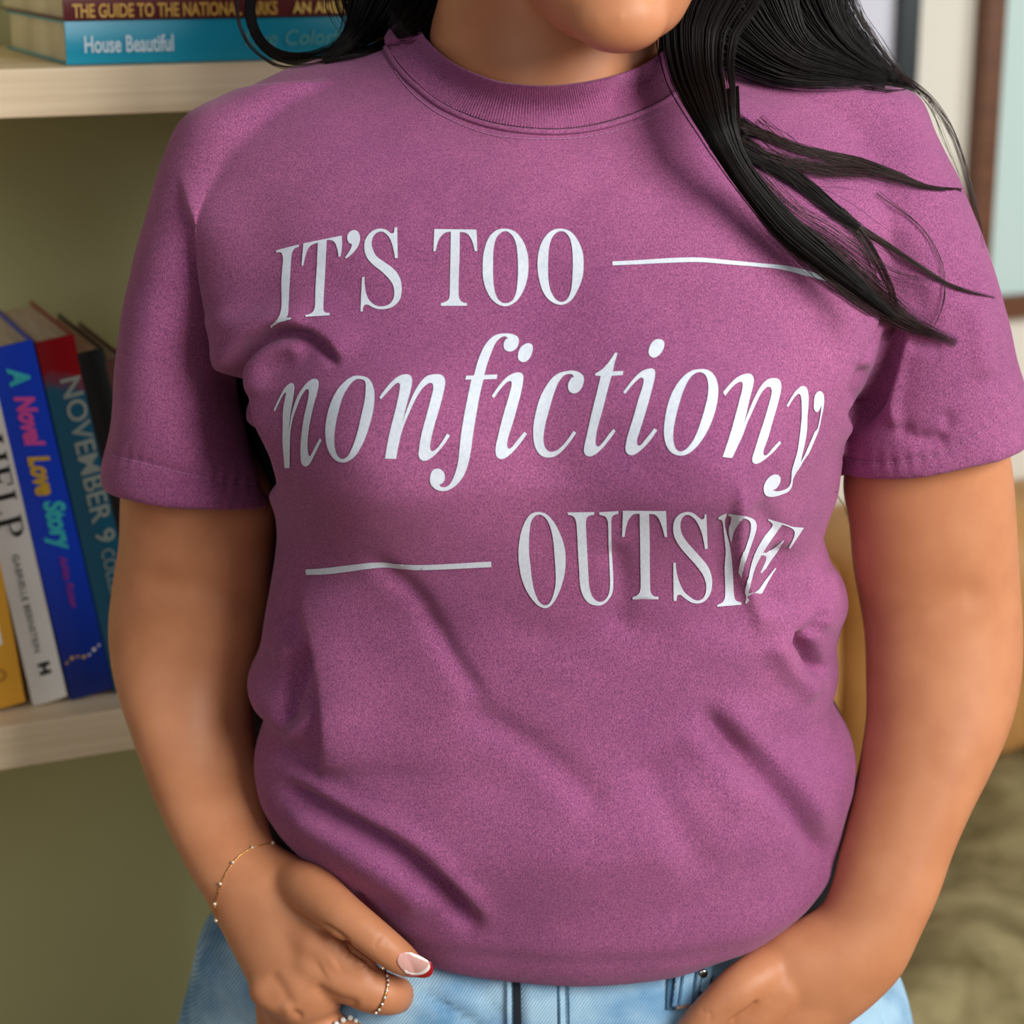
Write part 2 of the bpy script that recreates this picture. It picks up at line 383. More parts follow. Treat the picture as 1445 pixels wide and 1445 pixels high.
# serif HELP from strokes
def serif_word(parent, word, u, v, h, length, m):
    G_ = {'H': ([(0, .16), (.62, .78)], [(0, 0), (.0, 1)], .82), }
    bm = bmesh.new(); x = 0
    def rc(a, b, c, d): box(bm, x + a, x + b, -0.0001, 0.0001, c, d)
    for ch in word:
        if ch == 'H': rc(.08, .24, 0, 1); rc(.64, .80, 0, 1); rc(.24, .64, .47, .53); [rc(q, q + .32, r_, r_ + .05) for q in (0, .56) for r_ in (0, .95)]; x += 1.0
        elif ch == 'E': rc(.08, .24, 0, 1); rc(0, .66, 0, .05); rc(0, .64, .95, 1); rc(.24, .5, .47, .53); rc(.61, .66, 0, .26); rc(.59, .64, .76, 1); rc(.47, .51, .36, .64); x += .82
        elif ch == 'L': rc(.08, .24, 0, 1); rc(0, .66, 0, .05); rc(0, .32, .95, 1); rc(.61, .66, 0, .3); x += .8
        elif ch == 'P':
            rc(.08, .24, 0, 1); rc(0, .32, 0, .05); rc(0, .4, .95, 1)
            for i in range(14):
                a0 = -math.pi / 2 + math.pi * i / 14; a1 = a0 + math.pi / 14
                q = []
                for a, (rx, rz) in ((a0, (.34, .27)), (a1, (.34, .27)), (a1, (.19, .22)), (a0, (.19, .22))): q.append((x + .36 + math.cos(a) * rx, -0.0001, .73 + math.sin(a) * rz))
                bm.faces.new([bm.verts.new(p) for p in q])
            rc(.24, .38, .46, .51); rc(.24, .38, .95, 1); x += .85
    o = bmobj('printed_title', bm, m, parent); V = getV(o.data)
    lx = V[:, 0].max(); a = V[:, 0] / lx * length - length / 2; b = (V[:, 2] - 0.5) * h
    W = np.stack([u + b, -0.0022 + V[:, 1], v - a], 1); setV(o.data, W); return o
serif_word(r, 'HELP', 0.0, 0.158, 0.0165, 0.072, mk)
put_text(r, 'GABRIELLE BERNSTEIN', -0.001, 0.074, GT, 0.0042, 0.072, mat('grey_ink', (100, 100, 96), 0.6), 0.0)
put_text(r, 'H', 0.001, 0.025, GT, 0.007, 0.009, mk, 0.0006, name='publisher_mark')
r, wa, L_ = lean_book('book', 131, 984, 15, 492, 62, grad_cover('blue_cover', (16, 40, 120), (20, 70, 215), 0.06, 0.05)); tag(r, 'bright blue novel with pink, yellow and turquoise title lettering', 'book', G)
mt = mat('turquoise_ink', (60, 200, 205), 0.5); mp_ = mat('pink_ink', (228, 84, 170), 0.5); my = mat('yellow_ink', (222, 178, 50), 0.5)
put_text(r, 'A', 0.001, L_ - 0.021, GT, 0.013, 0.013, mt, 0.0009, 0.25)
put_text(r, 'Novel', 0.001, L_ - 0.053, GT, 0.0125, 0.037, mp_, 0.0009, 0.3)
put_text(r, 'Love', 0.001, L_ - 0.091, GT, 0.0135, 0.029, my, 0.0009, 0.3)
put_text(r, 'Story', 0.002, L_ - 0.128, GT, 0.0135, 0.037, mt, 0.0009, 0.3)
put_text(r, 'Ashley Poston', 0.001, L_ - 0.169, GT, 0.0052, 0.038, mat('magenta_ink', (190, 60, 150), 0.5), 0.0, 0.4)
for k in range(7):
    bm = bmesh.new(); bmesh.ops.create_icosphere(bm, subdivisions=1, radius=0.0011 + 0.0005 * (k % 2))
    for v in bm.verts: v.co = Vector((v.co.x - 0.012 + 0.004 * k, v.co.y * 0.2 - 0.0016, v.co.z + 0.028 + 0.0018 * math.sin(k * 1.3) + 0.0007 * k))
    bmobj('printed_petal', bm, my if k < 4 else mw, r)
r, wa, L_ = lean_book('book', 191, 984, 80, 492, 52, grad_cover('teal_cover', (30, 96, 122), (150, 12, 22), 0.242, 0.006, 0.3, 0.03)); tag(r, 'teal novel with a red head and grey NOVEMBER 9 title', 'book', G)
mg = mat('silver_grey_ink', (150, 160, 150), 0.5)
put_text(r, 'NOVEMBER 9', 0.004, L_ - 0.087, GT, 0.0140, 0.118, mg, 0.0003)
put_text(r, 'COLLEEN', 0.003, L_ - 0.173, GT, 0.0095, 0.044, mg, 0.0)
r, wa, L_ = lean_book('book', 239, 980, 130, 512, 38, mat('black_cover', (20, 24, 24), 0.4)); tag(r, 'plain black book at the right of the leaning row, beside the sleeve', 'book', G)
r, wa, L_ = lean_book('book', 278, 980, 167, 530, 30, mat('brown_cover', (104, 66, 52), 0.5)); tag(r, 'thin brown book mostly hidden behind the woman\'s sleeve', 'book', G)

# horizontal stack on the upper shelf
def flat_book(name, px0, py_top, py_bot, zfoot, length, d, m, back):
    u0, v1 = su(px0, py_top, back); _, v0 = su(px0, py_bot, back); hh = v1 - v0
    r = book(name, m, hh, length, d, horizontal=True, bulge=0.0012)
    # local x -> up, local z -> along shelf
    R = Matrix(((0, 0, 1, 0), (0, 1, 0, 0), (1, 0, 0, 0), (0, 0, 0, 1)))
    R = Matrix(((0, 0, 1, 0), (0, 1, 0, 0), (-1, 0, 0, 0), (0, 0, 0, 1)))
    r.matrix_world = MS @ Matrix.Translation((u0, back, zfoot + hh / 2)) @ R
    return r, hh
r, hh = flat_book('book', 91, 33, 94, z_top + 0.0006, 0.207, 0.20, grad_cover('teal_magazine_cover', (8, 152, 184), (6, 120, 140), 0.13, 0.08, 0.35), 0.018)
tag(r, 'turquoise hardback lying flat on the upper shelf, titled House Beautiful', 'book', 'hardbacks lying flat on the upper shelf')
# local frame of this book: z along, -x up
def put_flat(parent, s, along, up, h, length, m, bold=0.0, shear=0.0, name='printed_title', y=-0.0016):
    me = textmesh(s, h / 0.72, bold, shear); V = getV(me); wd = V[:, 0].max() - V[:, 0].min()
    V[:, 0] = (V[:, 0] - (V[:, 0].max() + V[:, 0].min()) / 2) * (length / wd); V[:, 1] -= (V[:, 1].max() + V[:, 1].min()) / 2
    setV(me, np.stack([-(up + V[:, 1]), y - V[:, 2], along + V[:, 0]], 1)); me.materials.append(m)
    o = bpy.data.objects.new(name, me); COL.objects.link(o); o.parent = parent; return o
put_flat(r, 'House Beautiful', 0.0405, -0.001, 0.0105, 0.058, mat('white_blue_ink', (205, 226, 236), 0.5), 0.0003)
put_flat(r, 'Live Colorfully', 0.160, -0.001, 0.010, 0.085, mat('sea_green_ink', (90, 160, 160), 0.5), 0.0, 0.2)
r2, hh2 = flat_book('book', 87, -22, 32, z_top + hh + 0.0014, 0.235, 0.22, mat('maroon_cover', (92, 22, 26), 0.45), 0.016)
tag(r2, 'dark maroon hardback with gold title, lying on the turquoise book', 'book', 'hardbacks lying flat on the upper shelf')
put_flat(r2, 'THE GUIDE TO THE NATIONAL PARKS', 0.073, -0.006, 0.0085, 0.135, mat('gold_ink', (206, 160, 72), 0.4), 0.0003)
put_flat(r2, 'AN AMERICAN', 0.180, -0.006, 0.0075, 0.058, mat('bright_gold_ink', (222, 184, 96), 0.4), 0.0003)

# pictures on the wall
def pw(px, py): p = PPl(px, py, WQ, WN) - WQ; return float(p @ UX), float(p[2])
MW = local_frame(WQ)
def picture(label, u0, u1, v0, v1, rail, mfr, mart, matw=0.0, mmat=None):
    r = empty('picture_frame'); r.matrix_world = MW @ Matrix.Translation((u0, 0, v0)); W, H = u1 - u0, v1 - v0
    bm = bmesh.new()
    for a in ((0, rail, 0, H), (W - rail, W, 0, H), (rail, W - rail, 0, rail), (rail, W - rail, H - rail, H)): box(bm, a[0], a[1], -0.028, -0.001, a[2], a[3], 0.002)
    bmobj('frame', bm, mfr, r)
    bm = bmesh.new(); box(bm, rail, W - rail, -0.012, -0.004, rail, H - rail); bmobj('artwork', bm, mart, r)
    tag(r, label, 'picture'); return r
u1 = pw(1284, 0)[0]; ra = u1 - pw(1256, 0)[0]
picture('black framed picture with a pale lilac sheet, behind the hair at right', u1 - 0.42, u1, pw(1282, 260)[1], pw(1282, -500)[1], ra, mat('black_frame', (22, 34, 36), 0.35), mat('lilac_paper', (222, 224, 238), 0.8))
u0 = pw(1377, 0)[0]; ra = pw(1406, 0)[0] - u0
picture('brown framed picture with a pale aqua sheet, right of the shoulder', u0, u0 + 0.55, pw(1400, 446)[1], pw(1430, -500)[1], ra * 0.95, noisemat('walnut_frame', (98, 58, 34), (116, 72, 44), (8, 8, 60), 0.5), mat('aqua_paper', (204, 230, 226), 0.8))

# sofa
M_LEATHER = noisemat('tan_leather', (176, 126, 68), (196, 146, 84), (12, 12, 12), 0.55, 0.25, (60, 60, 60), bdist=0.002)
sf = empty('leather_sofa'); tag(sf, 'tan leather sofa with soft back cushions against the cream wall', 'sofa')
sf.matrix_world = local_frame(WQ)
def cushion(name, x0, x1, y0, y1, z0, z1, m, parent, puff=0.02, rad=0.04, sub=16):
    bm = bmesh.new(); vs = box(bm, x0, x1, y0, y1, z0, z1, rad)
    bmesh.ops.subdivide_edges(bm, edges=[e for e in bm.edges if e.calc_length() > 0.06], cuts=6, use_grid_fill=True)
    cx, cy, cz = (x0 + x1) / 2, (y0 + y1) / 2, (z0 + z1) / 2
    for v in bm.verts:
        a = (v.co.x - cx) / (x1 - x0) * 2; b = (v.co.y - cy) / (y1 - y0) * 2; c = (v.co.z - cz) / (z1 - z0) * 2
        v.co.y += puff * (1 - a * a) * (1 - c * c) * (1 if b > 0 else -1) + 0.004 * math.sin(v.co.x * 40 + v.co.z * 30)
        v.co.z += puff * 0.7 * (1 - a * a) * (1 - b * b) * (1 if c > 0 else -1)
    return bmobj(name, bm, m, parent, True)
cushion('sofa_base', -0.95, 1.30, -0.85, -0.10, 0.06, 0.28, M_LEATHER, sf, 0.0, 0.03)
cushion('back_rest', -0.95, 1.30, -0.30, -0.06, 0.10, 0.70, M_LEATHER, sf, 0.01, 0.05)
for k in range(4):
    x = -0.80 + k * 0.487
    cushion('seat_cushion', x, x + 0.475, -0.86, -0.30, 0.285, 0.42, M_LEATHER, sf, 0.012, 0.04)
    cushion('back_cushion', x, x + 0.475, -0.46, -0.24, 0.42, 0.765, M_LEATHER, sf, 0.02, 0.05)
for x in (-0.97, 1.15): cushion('armrest', x, x + 0.17, -0.86, -0.08, 0.06, 0.58, M_LEATHER, sf, 0.01, 0.05)
for x in (-0.88, 1.23):
    for y in (-0.8, -0.15):
        bm = bmesh.new(); bmesh.ops.create_cone(bm, segments=16, radius1=0.016, radius2=0.024, depth=0.062, cap_ends=True, matrix=Matrix.Translation((x, y, 0.031))); bmobj('leg', bm, mat('dark_wood', (50, 34, 22), 0.5), sf)
# fur throw on the seat
NF = 2600
th_ = empty('fur_throw'); th_.matrix_world = local_frame(WQ); tag(th_, 'shaggy olive beige fur throw over the sofa seat, lower right', 'throw')
NXT, NYT = 80, 44
PATH = cr([(-.47, .47), (-.60, .455), (-.75, .45), (-.86, .452), (-.905, .43), (-.925, .36), (-.93, .25), (-.935, .13), (-.94, .04)], NYT)
def throwp(x, t):
    y = np.interp(t, np.linspace(0, 1, NYT), PATH[:, 0]); z = np.interp(t, np.linspace(0, 1, NYT), PATH[:, 1])
    b = 0.020 * np.sin(x * 9 + 6 * t) * np.sin(t * 11 + 1) + 0.014 * np.sin(x * 21 + t * 13)
    f = np.clip((t - .45) / .1, 0, 1); return y - f * (np.abs(b) + .004), z + (1 - f) * (np.abs(b) + .006)
gx, gt = np.meshgrid(np.linspace(-0.78, 1.12, NXT), np.linspace(0, 1, NYT)); gy, gz = throwp(gx, gt)
V = np.stack([gx.ravel(), gy.ravel(), gz.ravel()], 1)
V2 = V.copy(); V2[:, 2] -= np.where(gt.ravel() < .5, .004, 0); V2[:, 1] += np.where(gt.ravel() >= .45, .004, 0)
nx = NXT; Fc = [(j * nx + i, j * nx + i + 1, (j + 1) * nx + i + 1, (j + 1) * nx + i) for j in range(NYT - 1) for i in range(nx - 1)]
k0 = len(V); Fb = [tuple(reversed([q + k0 for q in f])) for f in Fc]
Fr = []
for i in range(nx - 1): Fr += [(i, i + k0, i + 1 + k0, i + 1)]; q = (NYT - 1) * nx + i; Fr += [(q, q + 1, q + 1 + k0, q + k0)]
for j in range(NYT - 1): q = j * nx; Fr += [(q, q + nx, q + nx + k0, q + k0)]; q = j * nx + nx - 1; Fr += [(q, q + k0, q + nx + k0, q + nx)]
M_FUR = noisemat('olive_fur', (96, 84, 46), (156, 144, 102), (14, 14, 14), 0.95)
mesh('throw_base', np.vstack([V, V2]), Fc + Fb + Fr, M_FUR, th_)
V = []; Fc = []
for k in range(NF * 9):
    x = rng.uniform(-0.1, 1.10); t_ = rng.uniform(0.01, .99); y, z = [float(q) for q in throwp(x, t_)]; nf = t_ > .52; a = rng.uniform(0, 6.28) * 0.5 + 3 * math.sin(x * 6) + 2 * math.cos(y * 8); L_ = rng.uniform(0.025, 0.055); r_ = 0.0022
    d = np.array([math.cos(a), math.sin(a), 0]); s_ = np.array([-d[1], d[0], 0]) * r_
    p0 = np.array([x, y, z - 0.003]); p1 = p0 + (d * L_ * .3 + [0, -L_ * .3, -L_ * .2] if nf else d * L_ * 0.35 + [0, 0, L_ * 0.45]); p2 = p0 + (d * L_ * .5 + [0, -L_ * .35, -L_ * .6] if nf else d * L_ * 0.8 + [0, 0, L_ * 0.4])
    i = len(V); V += [p0 - s_, p0 + s_, p1 - s_, p1 + s_, p2]; Fc += [(i, i + 1, i + 3, i + 2), (i + 2, i + 3, i + 4)]
o = mesh('fur', V, Fc, M_FUR, th_, False); o['kind'] = 'stuff'

# ================================================================== PERSON
person = empty('person', (0, 0.0, 0.0))
tag(person, 'woman in a plum printed t-shirt and light jeans, hands at her pockets, face cropped', 'person')

# ---- shirt -----------------------------------------------------------------
TL = [(60, 560), (75, 480), (98, 400), (130, 335), (160, 300), (200, 275), (300, 282), (400, 308), (480, 330), (540, 345), (575, 350), (600, 362), (640, 372), (680, 385), (710, 394), (745, 394), (790, 388), (850, 378), (900, 370), (925, 362), (940, 353), (955, 350), (975, 355), (990, 372), (1005, 376), (1025, 368), (1050, 361), (1070, 361), (1100, 367), (1117, 372), (1148, 391), (1182, 422), (1219, 462), (1249, 492), (1277, 516), (1314, 553), (1336, 580), (1352, 612), (1366, 655), (1376, 700), (1381, 750)]
TR = [(60, 950), (75, 1040), (98, 1130), (130, 1230), (160, 1265), (200, 1280), (300, 1275), (400, 1262), (480, 1240), (540, 1215), (575, 1203), (600, 1187), (640, 1182), (680, 1178), (710, 1167), (745, 1156), (790, 1170), (820, 1190), (845, 1194), (870, 1185), (902, 1178), (934, 1182), (954, 1180), (975, 1172), (990, 1175), (1007, 1185), (1031, 1199), (1061, 1205), (1100, 1202), (1148, 1189), (1182, 1184), (1217, 1172), (1250, 1146), (1272, 1122), (1304, 1085), (1325, 1048), (1345, 1012), (1358, 990), (1368, 930), (1376, 860), (1381, 800)]
bfp = [(60, .030), (100, .055), (140, .078), (185, .092), (260, .105), (380, .118), (500, .132), (600, .135), (700, .124), (800, .112), (950, .108), (1100, .105), (1180, .095), (1250, .078), (1300, .058), (1336, .040), (1358, .026), (1372, .014), (1381, .004)]
bbp = [(60, .03), (100, .05), (200, .085), (400, .10), (700, .095), (1000, .095), (1180, .09), (1250, .075), (1300, .05), (1336, .035), (1358, .02), (1381, .004)]
ycp = [(60, .03), (150, .02), (300, .005), (500, 0), (1000, 0), (1180, -.012), (1280, -.035), (1336, -.055), (1381, -.075)]
def itp(tab, y): return np.interp(y, [a for a, _ in tab], [b for _, b in tab])
ys = np.concatenate([np.arange(60, 1336, 6), np.arange(1336, 1382, 3)])
st = np.stack([itp(TL, ys), ys, itp(TR, ys), ys, itp(ycp, ys), itp(bfp, ys), itp(bbp, ys)], 1)
torso = pairloft(st, len(st), 128, 2.25)
# sleeves: (outer/left point, inner/right point) stations
slL = pairloft([(330, 130, 520, 120, .02, .045, .045), (262, 168, 470, 190, .02, .055, .055), (236, 220, 440, 250, .022, .06, .06), (208, 310, 400, 330, .026, .062, .062), (185, 400, 345, 418, .03, .062, .062), (170, 500, 330, 520, .032, .064, .060), (161, 590, 344, 612, .034, .064, .060), (147, 650, 366, 672, .036, .062, .060), (147, 688, 383, 712, .036, .061, .060)], 60, 96, 2.1, 0.17)
slR = pairloft([(960, 120, 1215, 118, .02, .045, .045), (1040, 170, 1290, 132, .02, .052, .055), (1080, 240, 1318, 190, .018, .058, .06), (1120, 320, 1350, 255, .016, .062, .062), (1165, 420, 1385, 338, .014, .064, .062), (1190, 500, 1412, 430, .012, .064, .062), (1190, 570, 1432, 510, .010, .062, .062), (1182, 630, 1449, 570, .010, .062, .062), (1182, 668, 1453, 618, .010, .062, .062)], 60, 96, 2.1, 0.10)
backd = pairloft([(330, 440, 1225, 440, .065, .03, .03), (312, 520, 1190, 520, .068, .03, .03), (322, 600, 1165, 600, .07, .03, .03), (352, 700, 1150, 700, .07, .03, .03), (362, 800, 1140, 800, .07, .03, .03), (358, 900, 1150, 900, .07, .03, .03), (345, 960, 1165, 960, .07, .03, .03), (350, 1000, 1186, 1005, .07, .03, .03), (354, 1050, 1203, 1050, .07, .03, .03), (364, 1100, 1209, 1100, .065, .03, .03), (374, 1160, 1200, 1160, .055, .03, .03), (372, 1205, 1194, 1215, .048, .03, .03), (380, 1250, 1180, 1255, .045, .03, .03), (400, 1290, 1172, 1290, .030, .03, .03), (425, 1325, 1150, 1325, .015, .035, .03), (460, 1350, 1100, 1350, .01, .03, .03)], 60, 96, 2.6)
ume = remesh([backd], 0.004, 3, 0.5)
under = link('gap_shade_layer', ume, mat('gap_shade_black', (16, 15, 18), 0.9), person); under['label'] = 'added black layer that darkens the gaps behind the shirt sides'  # black layer added so the gaps between arms and shirt look shaded
sme = remesh([torso, slL, slR], 0.0019, 10, 0.5)
# cut the sleeve ends open
def cutplane(me, pts, sgn, region):
    """remove what lies beyond the plane through three view points; region(V) limits it"""
    bm = bmesh.new(); bm.from_mesh(me)
    A, B, C = [Vector(p) for p in pts]; n = (B - A).cross(C - A).normalized()
    if n.z > 0: n = -n
    bm.verts.ensure_lookup_table()
    ins = [v for v in bm.verts if region(v.co)]
    s = set(ins); geom = ins + [e for e in bm.edges if e.verts[0] in s and e.verts[1] in s] + [f for f in bm.faces if all(v in s for v in f.verts)]
    r = bmesh.ops.bisect_plane(bm, geom=geom, plane_co=A, plane_no=n, clear_outer=True, dist=1e-6)
    bm.to_mesh(me); bm.free(); me.update()
# sculpt folds
V = getV(sme); N_ = getN(sme); x, y = proj(V)
front = np.clip((-N_[:, 1] + 0.15) / 0.5, 0, 1)
body_in = np.clip((x - 345) / 10, 0, 1)
D = np.zeros(len(V))
def gb(cx, cy, rx, ry, a): return a * np.exp(-((x - cx) / rx) ** 2 - ((y - cy) / ry) ** 2)
D += gb(545, 640, 125, 120, .020) + gb(985, 640, 125, 120, .020) - gb(765, 560, 70, 170, .006)
D += gb(770, 1180, 260, 120, .008)
def valley(pts, wd, a, taper=True, side=0):
    global D
    d, s, tp, tt = stroke(x, y, pts, taper); D -= a * tp * np.exp(-(d / wd) ** 2)
    return d, s, tp
def ridge(pts, wd, a, taper=True): valley(pts, wd, -a, taper)
def step(pts, wd, W, a, taper=True):       # right-hand side (y down) raised by a, falling off over W
    global D
    d, s, tp, tt = stroke(x, y, pts, taper); sd = d * s
    D += a * tp * (0.5 + 0.5 * np.tanh(sd / wd)) * np.exp(-(d / W) ** 2) * (sd > -wd * 3)
# left armpit crease and its roll
valley([(352, 575), (347, 535), (352, 505), (370, 482), (400, 469), (430, 471), (462, 490), (490, 520)], 6.5, .013)
step([(490, 520), (462, 488), (430, 470), (400, 468), (370, 482), (352, 505), (347, 540)], 4, 45, .006)
valley([(338, 515), (348, 560), (360, 605), (374, 650), (386, 700)], 10, .022)
ridge([(372, 560), (372, 520), (385, 498), (410, 490), (440, 500)], 14, .004)
ridge([(318, 430), (350, 455), (400, 448), (450, 452)], 16, .003)
# chest panel edge over the left sleeve
step([(355, 660), (338, 590), (322, 520), (309, 455), (300, 400), (287, 345), (268, 290), (248, 240)], 4, 50, .010)
valley([(366, 690), (345, 620), (330, 560)], 12, -.002)
# left side folds
step([(455, 1110), (461, 1060), (457, 1000), (450, 940), (440, 880), (425, 815)], 4, 60, .009)
valley([(445, 905), (420, 950), (402, 1000), (395, 1030)], 11, .010)
ridge([(385, 930), (430, 905)], 10, .003)
ridge([(398, 1042), (430, 1020), (452, 995)], 8, .004)
valley([(405, 860), (420, 900), (440, 920)], 14, .004)
valley([(392, 1100), (440, 1133), (500, 1165), (560, 1200), (620, 1245), (655, 1285), (678, 1325)], 15, .012)
ridge([(362, 1068), (430, 1100), (500, 1140), (570, 1170), (630, 1215), (670, 1260), (700, 1310)], 15, .004)
ridge([(400, 1130), (470, 1180), (560, 1235), (620, 1290)], 26, .005)
valley([(500, 1252), (522, 1283), (556, 1318), (580, 1340)], 7, .006)
# soft torso folds
valley([(520, 770), (580, 830), (615, 890), (645, 940), (690, 1000)], 15, .0034)
valley([(640, 990), (730, 1040), (800, 1090), (860, 1160)], 22, .0036)
valley([(860, 760), (880, 830), (870, 900)], 18, .0032)
valley([(900, 1060), (950, 1150), (1000, 1240)], 26, .0032)
valley([(985, 990), (1030, 1050), (1080, 1100), (1120, 1145), (1160, 1205), (1170, 1240)], 16, .008)
ridge([(1010, 980), (1070, 1050), (1130, 1110), (1175, 1170)], 22, .004)
ridge([(960, 1020), (1010, 1090), (1060, 1150)], 24, .0025)
# right side fold through the print
step([(1072, 905), (1056, 860), (1042, 815), (1030, 770), (1022, 720), (1018, 665)], 4, 40, .0045)
ridge([(1018, 650), (1023, 720), (1036, 790), (1056, 860)], 6, .0025)
valley([(1010, 700), (1005, 780), (1030, 860)], 14, .002)
valley([(1100, 760), (1085, 820), (1095, 870)], 20, .005)
valley([(1040, 690), (1080, 740), (1110, 760)], 14, .003)
valley([(1125, 895), (1145, 925), (1160, 955)], 9, .012)
valley([(1160, 860), (1145, 890), (1120, 900)], 8, .004)
ridge([(1090, 900), (1120, 950), (1160, 985)], 16, .005)
ridge([(1165, 800), (1168, 850), (1155, 890)], 18, .005)
# right armpit
valley([(1266, 455), (1258, 500), (1243, 545), (1222, 580), (1195, 600)], 12, .013)
ridge([(1272, 470), (1268, 530), (1262, 575), (1270, 610)], 8, .004)
valley([(1252, 430), (1243, 465), (1222, 500), (1208, 530), (1205, 565)], 3.5, .003)
valley([(1225, 515), (1212, 545), (1207, 570)], 9, .006)
valley([(1265, 600), (1300, 620), (1340, 618)], 10, .004)
ridge([(1275, 612), (1300, 612)], 6, .002)
valley([(1335, 580), (1340, 610)], 8, .003)
valley([(1280, 485), (1330, 490)], 8, .003)
ridge([(1375, 420), (1385, 480), (1395, 540)], 18, .003)
ridge([(1245, 300), (1300, 360), (1320, 430)], 22, .002)
valley([(1285, 390), (1300, 440), (1290, 500)], 18, .002)
# sleeve hems: turned edge, stitching puckers
for pts in ([(150, 640), (185, 648), (240, 662), (300, 675), (360, 682), (390, 684)], [(1186, 645), (1215, 650), (1260, 652), (1320, 642), (1380, 610), (1420, 575), (1447, 545)]):
    d, s, tp, tt = stroke(x, y, pts, False); on = (x < 392) | (x > 1180)
    D += np.where(on, -.0016 * np.exp(-(d / 3.0) ** 2) + .0005 * np.sin(tt * 95) * np.exp(-(d / 14) ** 2), 0)
# broad cloth unevenness
D += 0.0009 * np.sin(x / 57 + y / 83 + 1.2) * np.sin(y / 71 - x / 140) + 0.0005 * np.sin(x / 23 + 2 * np.sin(y / 41)) * np.sin(y / 37)
V += N_ * (D * front)[:, None]; setV(sme, V)
lap(sme, 2, 0.4)
shirt = link('t_shirt', sme, M_SHIRT, person)
TREE = bvh(sme)

# ---- draped print --------------------------------------------------------------
def outline(pts, sub=6):
    """pts: list of (x,y,smooth)"""
    n = len(pts); out = []
    T = []
    for i, (a, b, s) in enumerate(pts):
        p, q = pts[i - 1], pts[(i + 1) % n]; T.append(np.array([q[0] - p[0], q[1] - p[1]], float))
    for i in range(n):
        a = pts[i]; b = pts[(i + 1) % n]; A = np.array(a[:2], float); B = np.array(b[:2], float); L_ = np.linalg.norm(B - A)
        if not a[2] and not b[2]: out.append(A); continue
        def tg(k, dr):
            return T[k] / max(np.linalg.norm(T[k]), 1e-6)
        ch = (B - A) / max(L_, 1e-6)
        ta = tg(i, 1) if a[2] else ch; tb = tg((i + 1) % n, 1) if b[2] else ch
        h1 = A + ta * L_ / 3; h2 = B - tb * L_ / 3
        for k in range(sub):
            t = k / sub; out.append((1 - t) ** 3 * A + 3 * (1 - t) ** 2 * t * h1 + 3 * (1 - t) * t * t * h2 + t ** 3 * B)
    return out
def parse(s, ox, oy, sc):
    r = []
    for tok in s.replace('\n', ' ').split(';'):
        tok = tok.strip()
        if not tok: continue
        sm = not tok.endswith('c'); a, b = tok.rstrip('c ').split(',')
        r.append((ox + float(a) / sc, oy + float(b) / sc, sm))
    return r
def inside(px, py, loops):
    c = np.zeros(len(px), bool)
    for L_ in loops:
        L_ = np.array(L_); X1, Y1 = L_[:, 0], L_[:, 1]; X2, Y2 = np.roll(X1, -1), np.roll(Y1, -1)
        for a, b, cc, d in zip(X1, Y1, X2, Y2):
            if b == d: continue
            m = ((b > py) != (d > py)) & (px < (cc - a) * (py - b) / (d - b) + a); c ^= m
    return c
def drape(name, loops, mat_, parent, tree, off=0.0005, grid=4.0, fallback=None):
    pts = []; edges = []
    for L_ in loops:
        k = len(pts); n = len(L_); pts += [tuple(p) for p in L_]; edges += [(k + i, k + (i + 1) % n) for i in range(n)]
    A = np.array(pts); gx, gy = np.meshgrid(np.arange(A[:, 0].min(), A[:, 0].max(), grid), np.arange(A[:, 1].min(), A[:, 1].max(), grid))
    gx, gy = gx.ravel() + 0.013, gy.ravel() + 0.017; m = inside(gx, gy, loops)
    pts += list(zip(gx[m], gy[m]))
    r = delaunay_2d_cdt([Vector((float(a), float(b))) for a, b in pts], edges, [], 0, 1e-4)
    V2 = np.array([v[:] for v in r[0]]); F2 = np.array([tuple(f) for f in r[2]])
    c = V2[F2].mean(axis=1); F2 = F2[inside(c[:, 0], c[:, 1], loops)]
    V3 = []; last = None; ok = True
    for a, b in V2:
        h = cast(tree, a, b, off)
        if h is None: h = last if last is not None else P(a, b, -0.1)
        V3.append(h); last = h
    return mesh(name, V3, [tuple(reversed([int(q) for q in f])) for f in F2], mat_, parent)
K1 = (375, 310, 6.2826); K2 = (600, 310, 6.2826); K3 = (380, 520, 6.2826); K4 = (530, 465, 6.147); K5 = (690, 465, 6.1478); K6 = (870, 465, 6.1478); K7 = (980, 520, 7.225); K8 = (725, 710, 6.2826); K9 = (930, 710, 6.2826)
